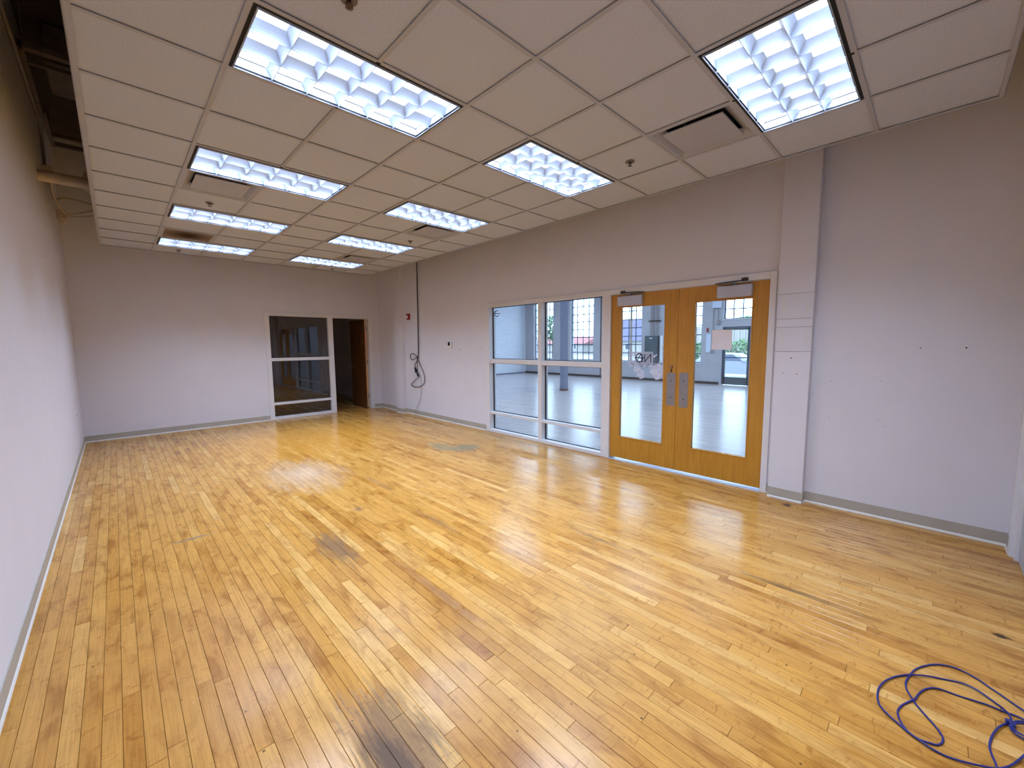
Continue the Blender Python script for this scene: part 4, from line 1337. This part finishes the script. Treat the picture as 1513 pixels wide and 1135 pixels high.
def foliage(cx, cy_, cz, rx, ry, rz, n, size, rnd):
    mb = MB()
    for i in range(n):
        t = rnd.uniform(0, 2*PI); c_ = rnd.uniform(-0.7, 1); q = math.sqrt(max(0, 1-c_*c_)); rr = rnd.uniform(0.65, 1)
        p = Vector((cx+rx*q*math.cos(t)*rr, cy_+ry*q*math.sin(t)*rr, cz+rz*c_*rr))
        a_ = Vector((rnd.uniform(-1, 1), rnd.uniform(-1, 1), rnd.uniform(-1, 1))).normalized(); b_ = a_.orthogonal().normalized()
        s_ = size*rnd.uniform(0.6, 1.3)
        mb.add([p-a_*s_, p+b_*s_*0.6, p+a_*s_, p-b_*s_*0.6], [(0, 1, 2, 3)])
    return mb
rt_ = random.Random(5)
for (x, y, h_, rr, lb) in ((46, 36.5, 4.2, 2.4, 'leafy green tree outside, seen through the window by the brick wall'),
                           (54, 41.5, 3.4, 1.8, 'green tree outside, seen through the window behind the post'),
                           (50, 12.0, 3.2, 2.2, 'bushy tree outside above the parked car'),
                           (52, 7.0, 3.0, 2.2, 'second bushy tree outside, nearer the edge of the street door')):
    r = empty('street_tree', (x, y, GZ), lb, 'tree', 'trees across the street')
    mb = MB(); mb.cyl((x, y, GZ), (x, y, h_), 0.16, 10, 0.08); obj('trunk', mb, M['bark'], r)
    obj('crown', foliage(x, y, h_-rr*0.3, rr, rr, rr*0.9, 1500, 0.22, rt_), M['leaf'], r)
def house(x, ya, yb, zt, ridge, wallm, roofm, label, name='street_house', nwin=3):
    r = empty(name, (x, (ya+yb)/2, GZ), label, 'building')
    mb = MB(); mb.box(x, x+8, ya, yb, GZ, zt); obj('house_wall', mb, M[wallm], r)
    mb = MB(); mb.prism([(x-0.5, zt-0.05), (x+4, ridge), (x+8.5, zt-0.05)], 'y', ya-0.5, yb+0.5); obj('roof', mb, M[roofm], r)
    for i in range(nwin):
        yy = ya+(yb-ya)*(i+0.5)/nwin
        mb = MB(); mb.box(x-0.06, x+0.02, yy-0.55, yy+0.55, GZ+1.0, GZ+2.1); w_ = obj('window', mb, M['white'], r)
        mb = MB(); mb.box(x-0.08, x-0.05, yy-0.48, yy+0.48, GZ+1.07, GZ+2.03); obj('pane', mb, M['carglass'], w_)
    return r
house(60, 26, 38.5, 2.0, 5.6, 'siding', 'slate', 'pale house with a purple-grey roof across the street')
house(64, 44, 58, 1.6, 3.0, 'siding', 'awning', 'low pale shop with a red roof band across the street')
# white corrugated building behind the car
cbd = empty('corrugated_shed', (42, 9, GZ), 'white shed with vertical ribs behind the parked car', 'building')
mb = MB(); mb.box(42, 46, 4, 18, GZ, 3.2); obj('shed_wall', mb, M['siding'], cbd)
for k in range(28):
    mb = MB(); mb.box(41.92, 42.0, 4.1+k*0.5, 4.25+k*0.5, GZ, 3.2); obj('rib', mb, M['siding'], cbd)
hd = tag(obj('hedge_row', foliage(38, 9, GZ+1.0, 1.2, 6.5, 1.35, 2600, 0.16, rt_), M['leaf']), 'low hedge between the parked car and the ribbed shed', 'hedge')
for i, (x, y) in enumerate(((33, 24.5), (30, 14.6))):
    up_ = empty('utility_pole', (x, y, GZ), ('wooden utility pole across the street beyond the middle windows', 'wooden utility pole nearer the street door window')[i], 'pole')
    mb = MB(); mb.cyl((x, y, GZ), (x, y, 9), 0.10, 10, 0.07); obj('pole_shaft', mb, M['bark'], up_)
    mb = MB(); mb.box(x-0.05, x+0.05, y-0.9, y+0.9, 8.2, 8.32); obj('crossarm', mb, M['bark'], up_)
mb = MB()
for k, zz in enumerate((5.2, 6.0, 8.3)):
    mb.tube([(34, -30, zz+1.2), (34, 0, zz), (34, 40, zz+0.6), (34, 90, zz+1.6)], 0.025, 6, 4)
tag(obj('street_wires', mb, M['ink'], loc=(34, 20, 6)), 'dark overhead wires crossing the sky outside the windows', 'wires')
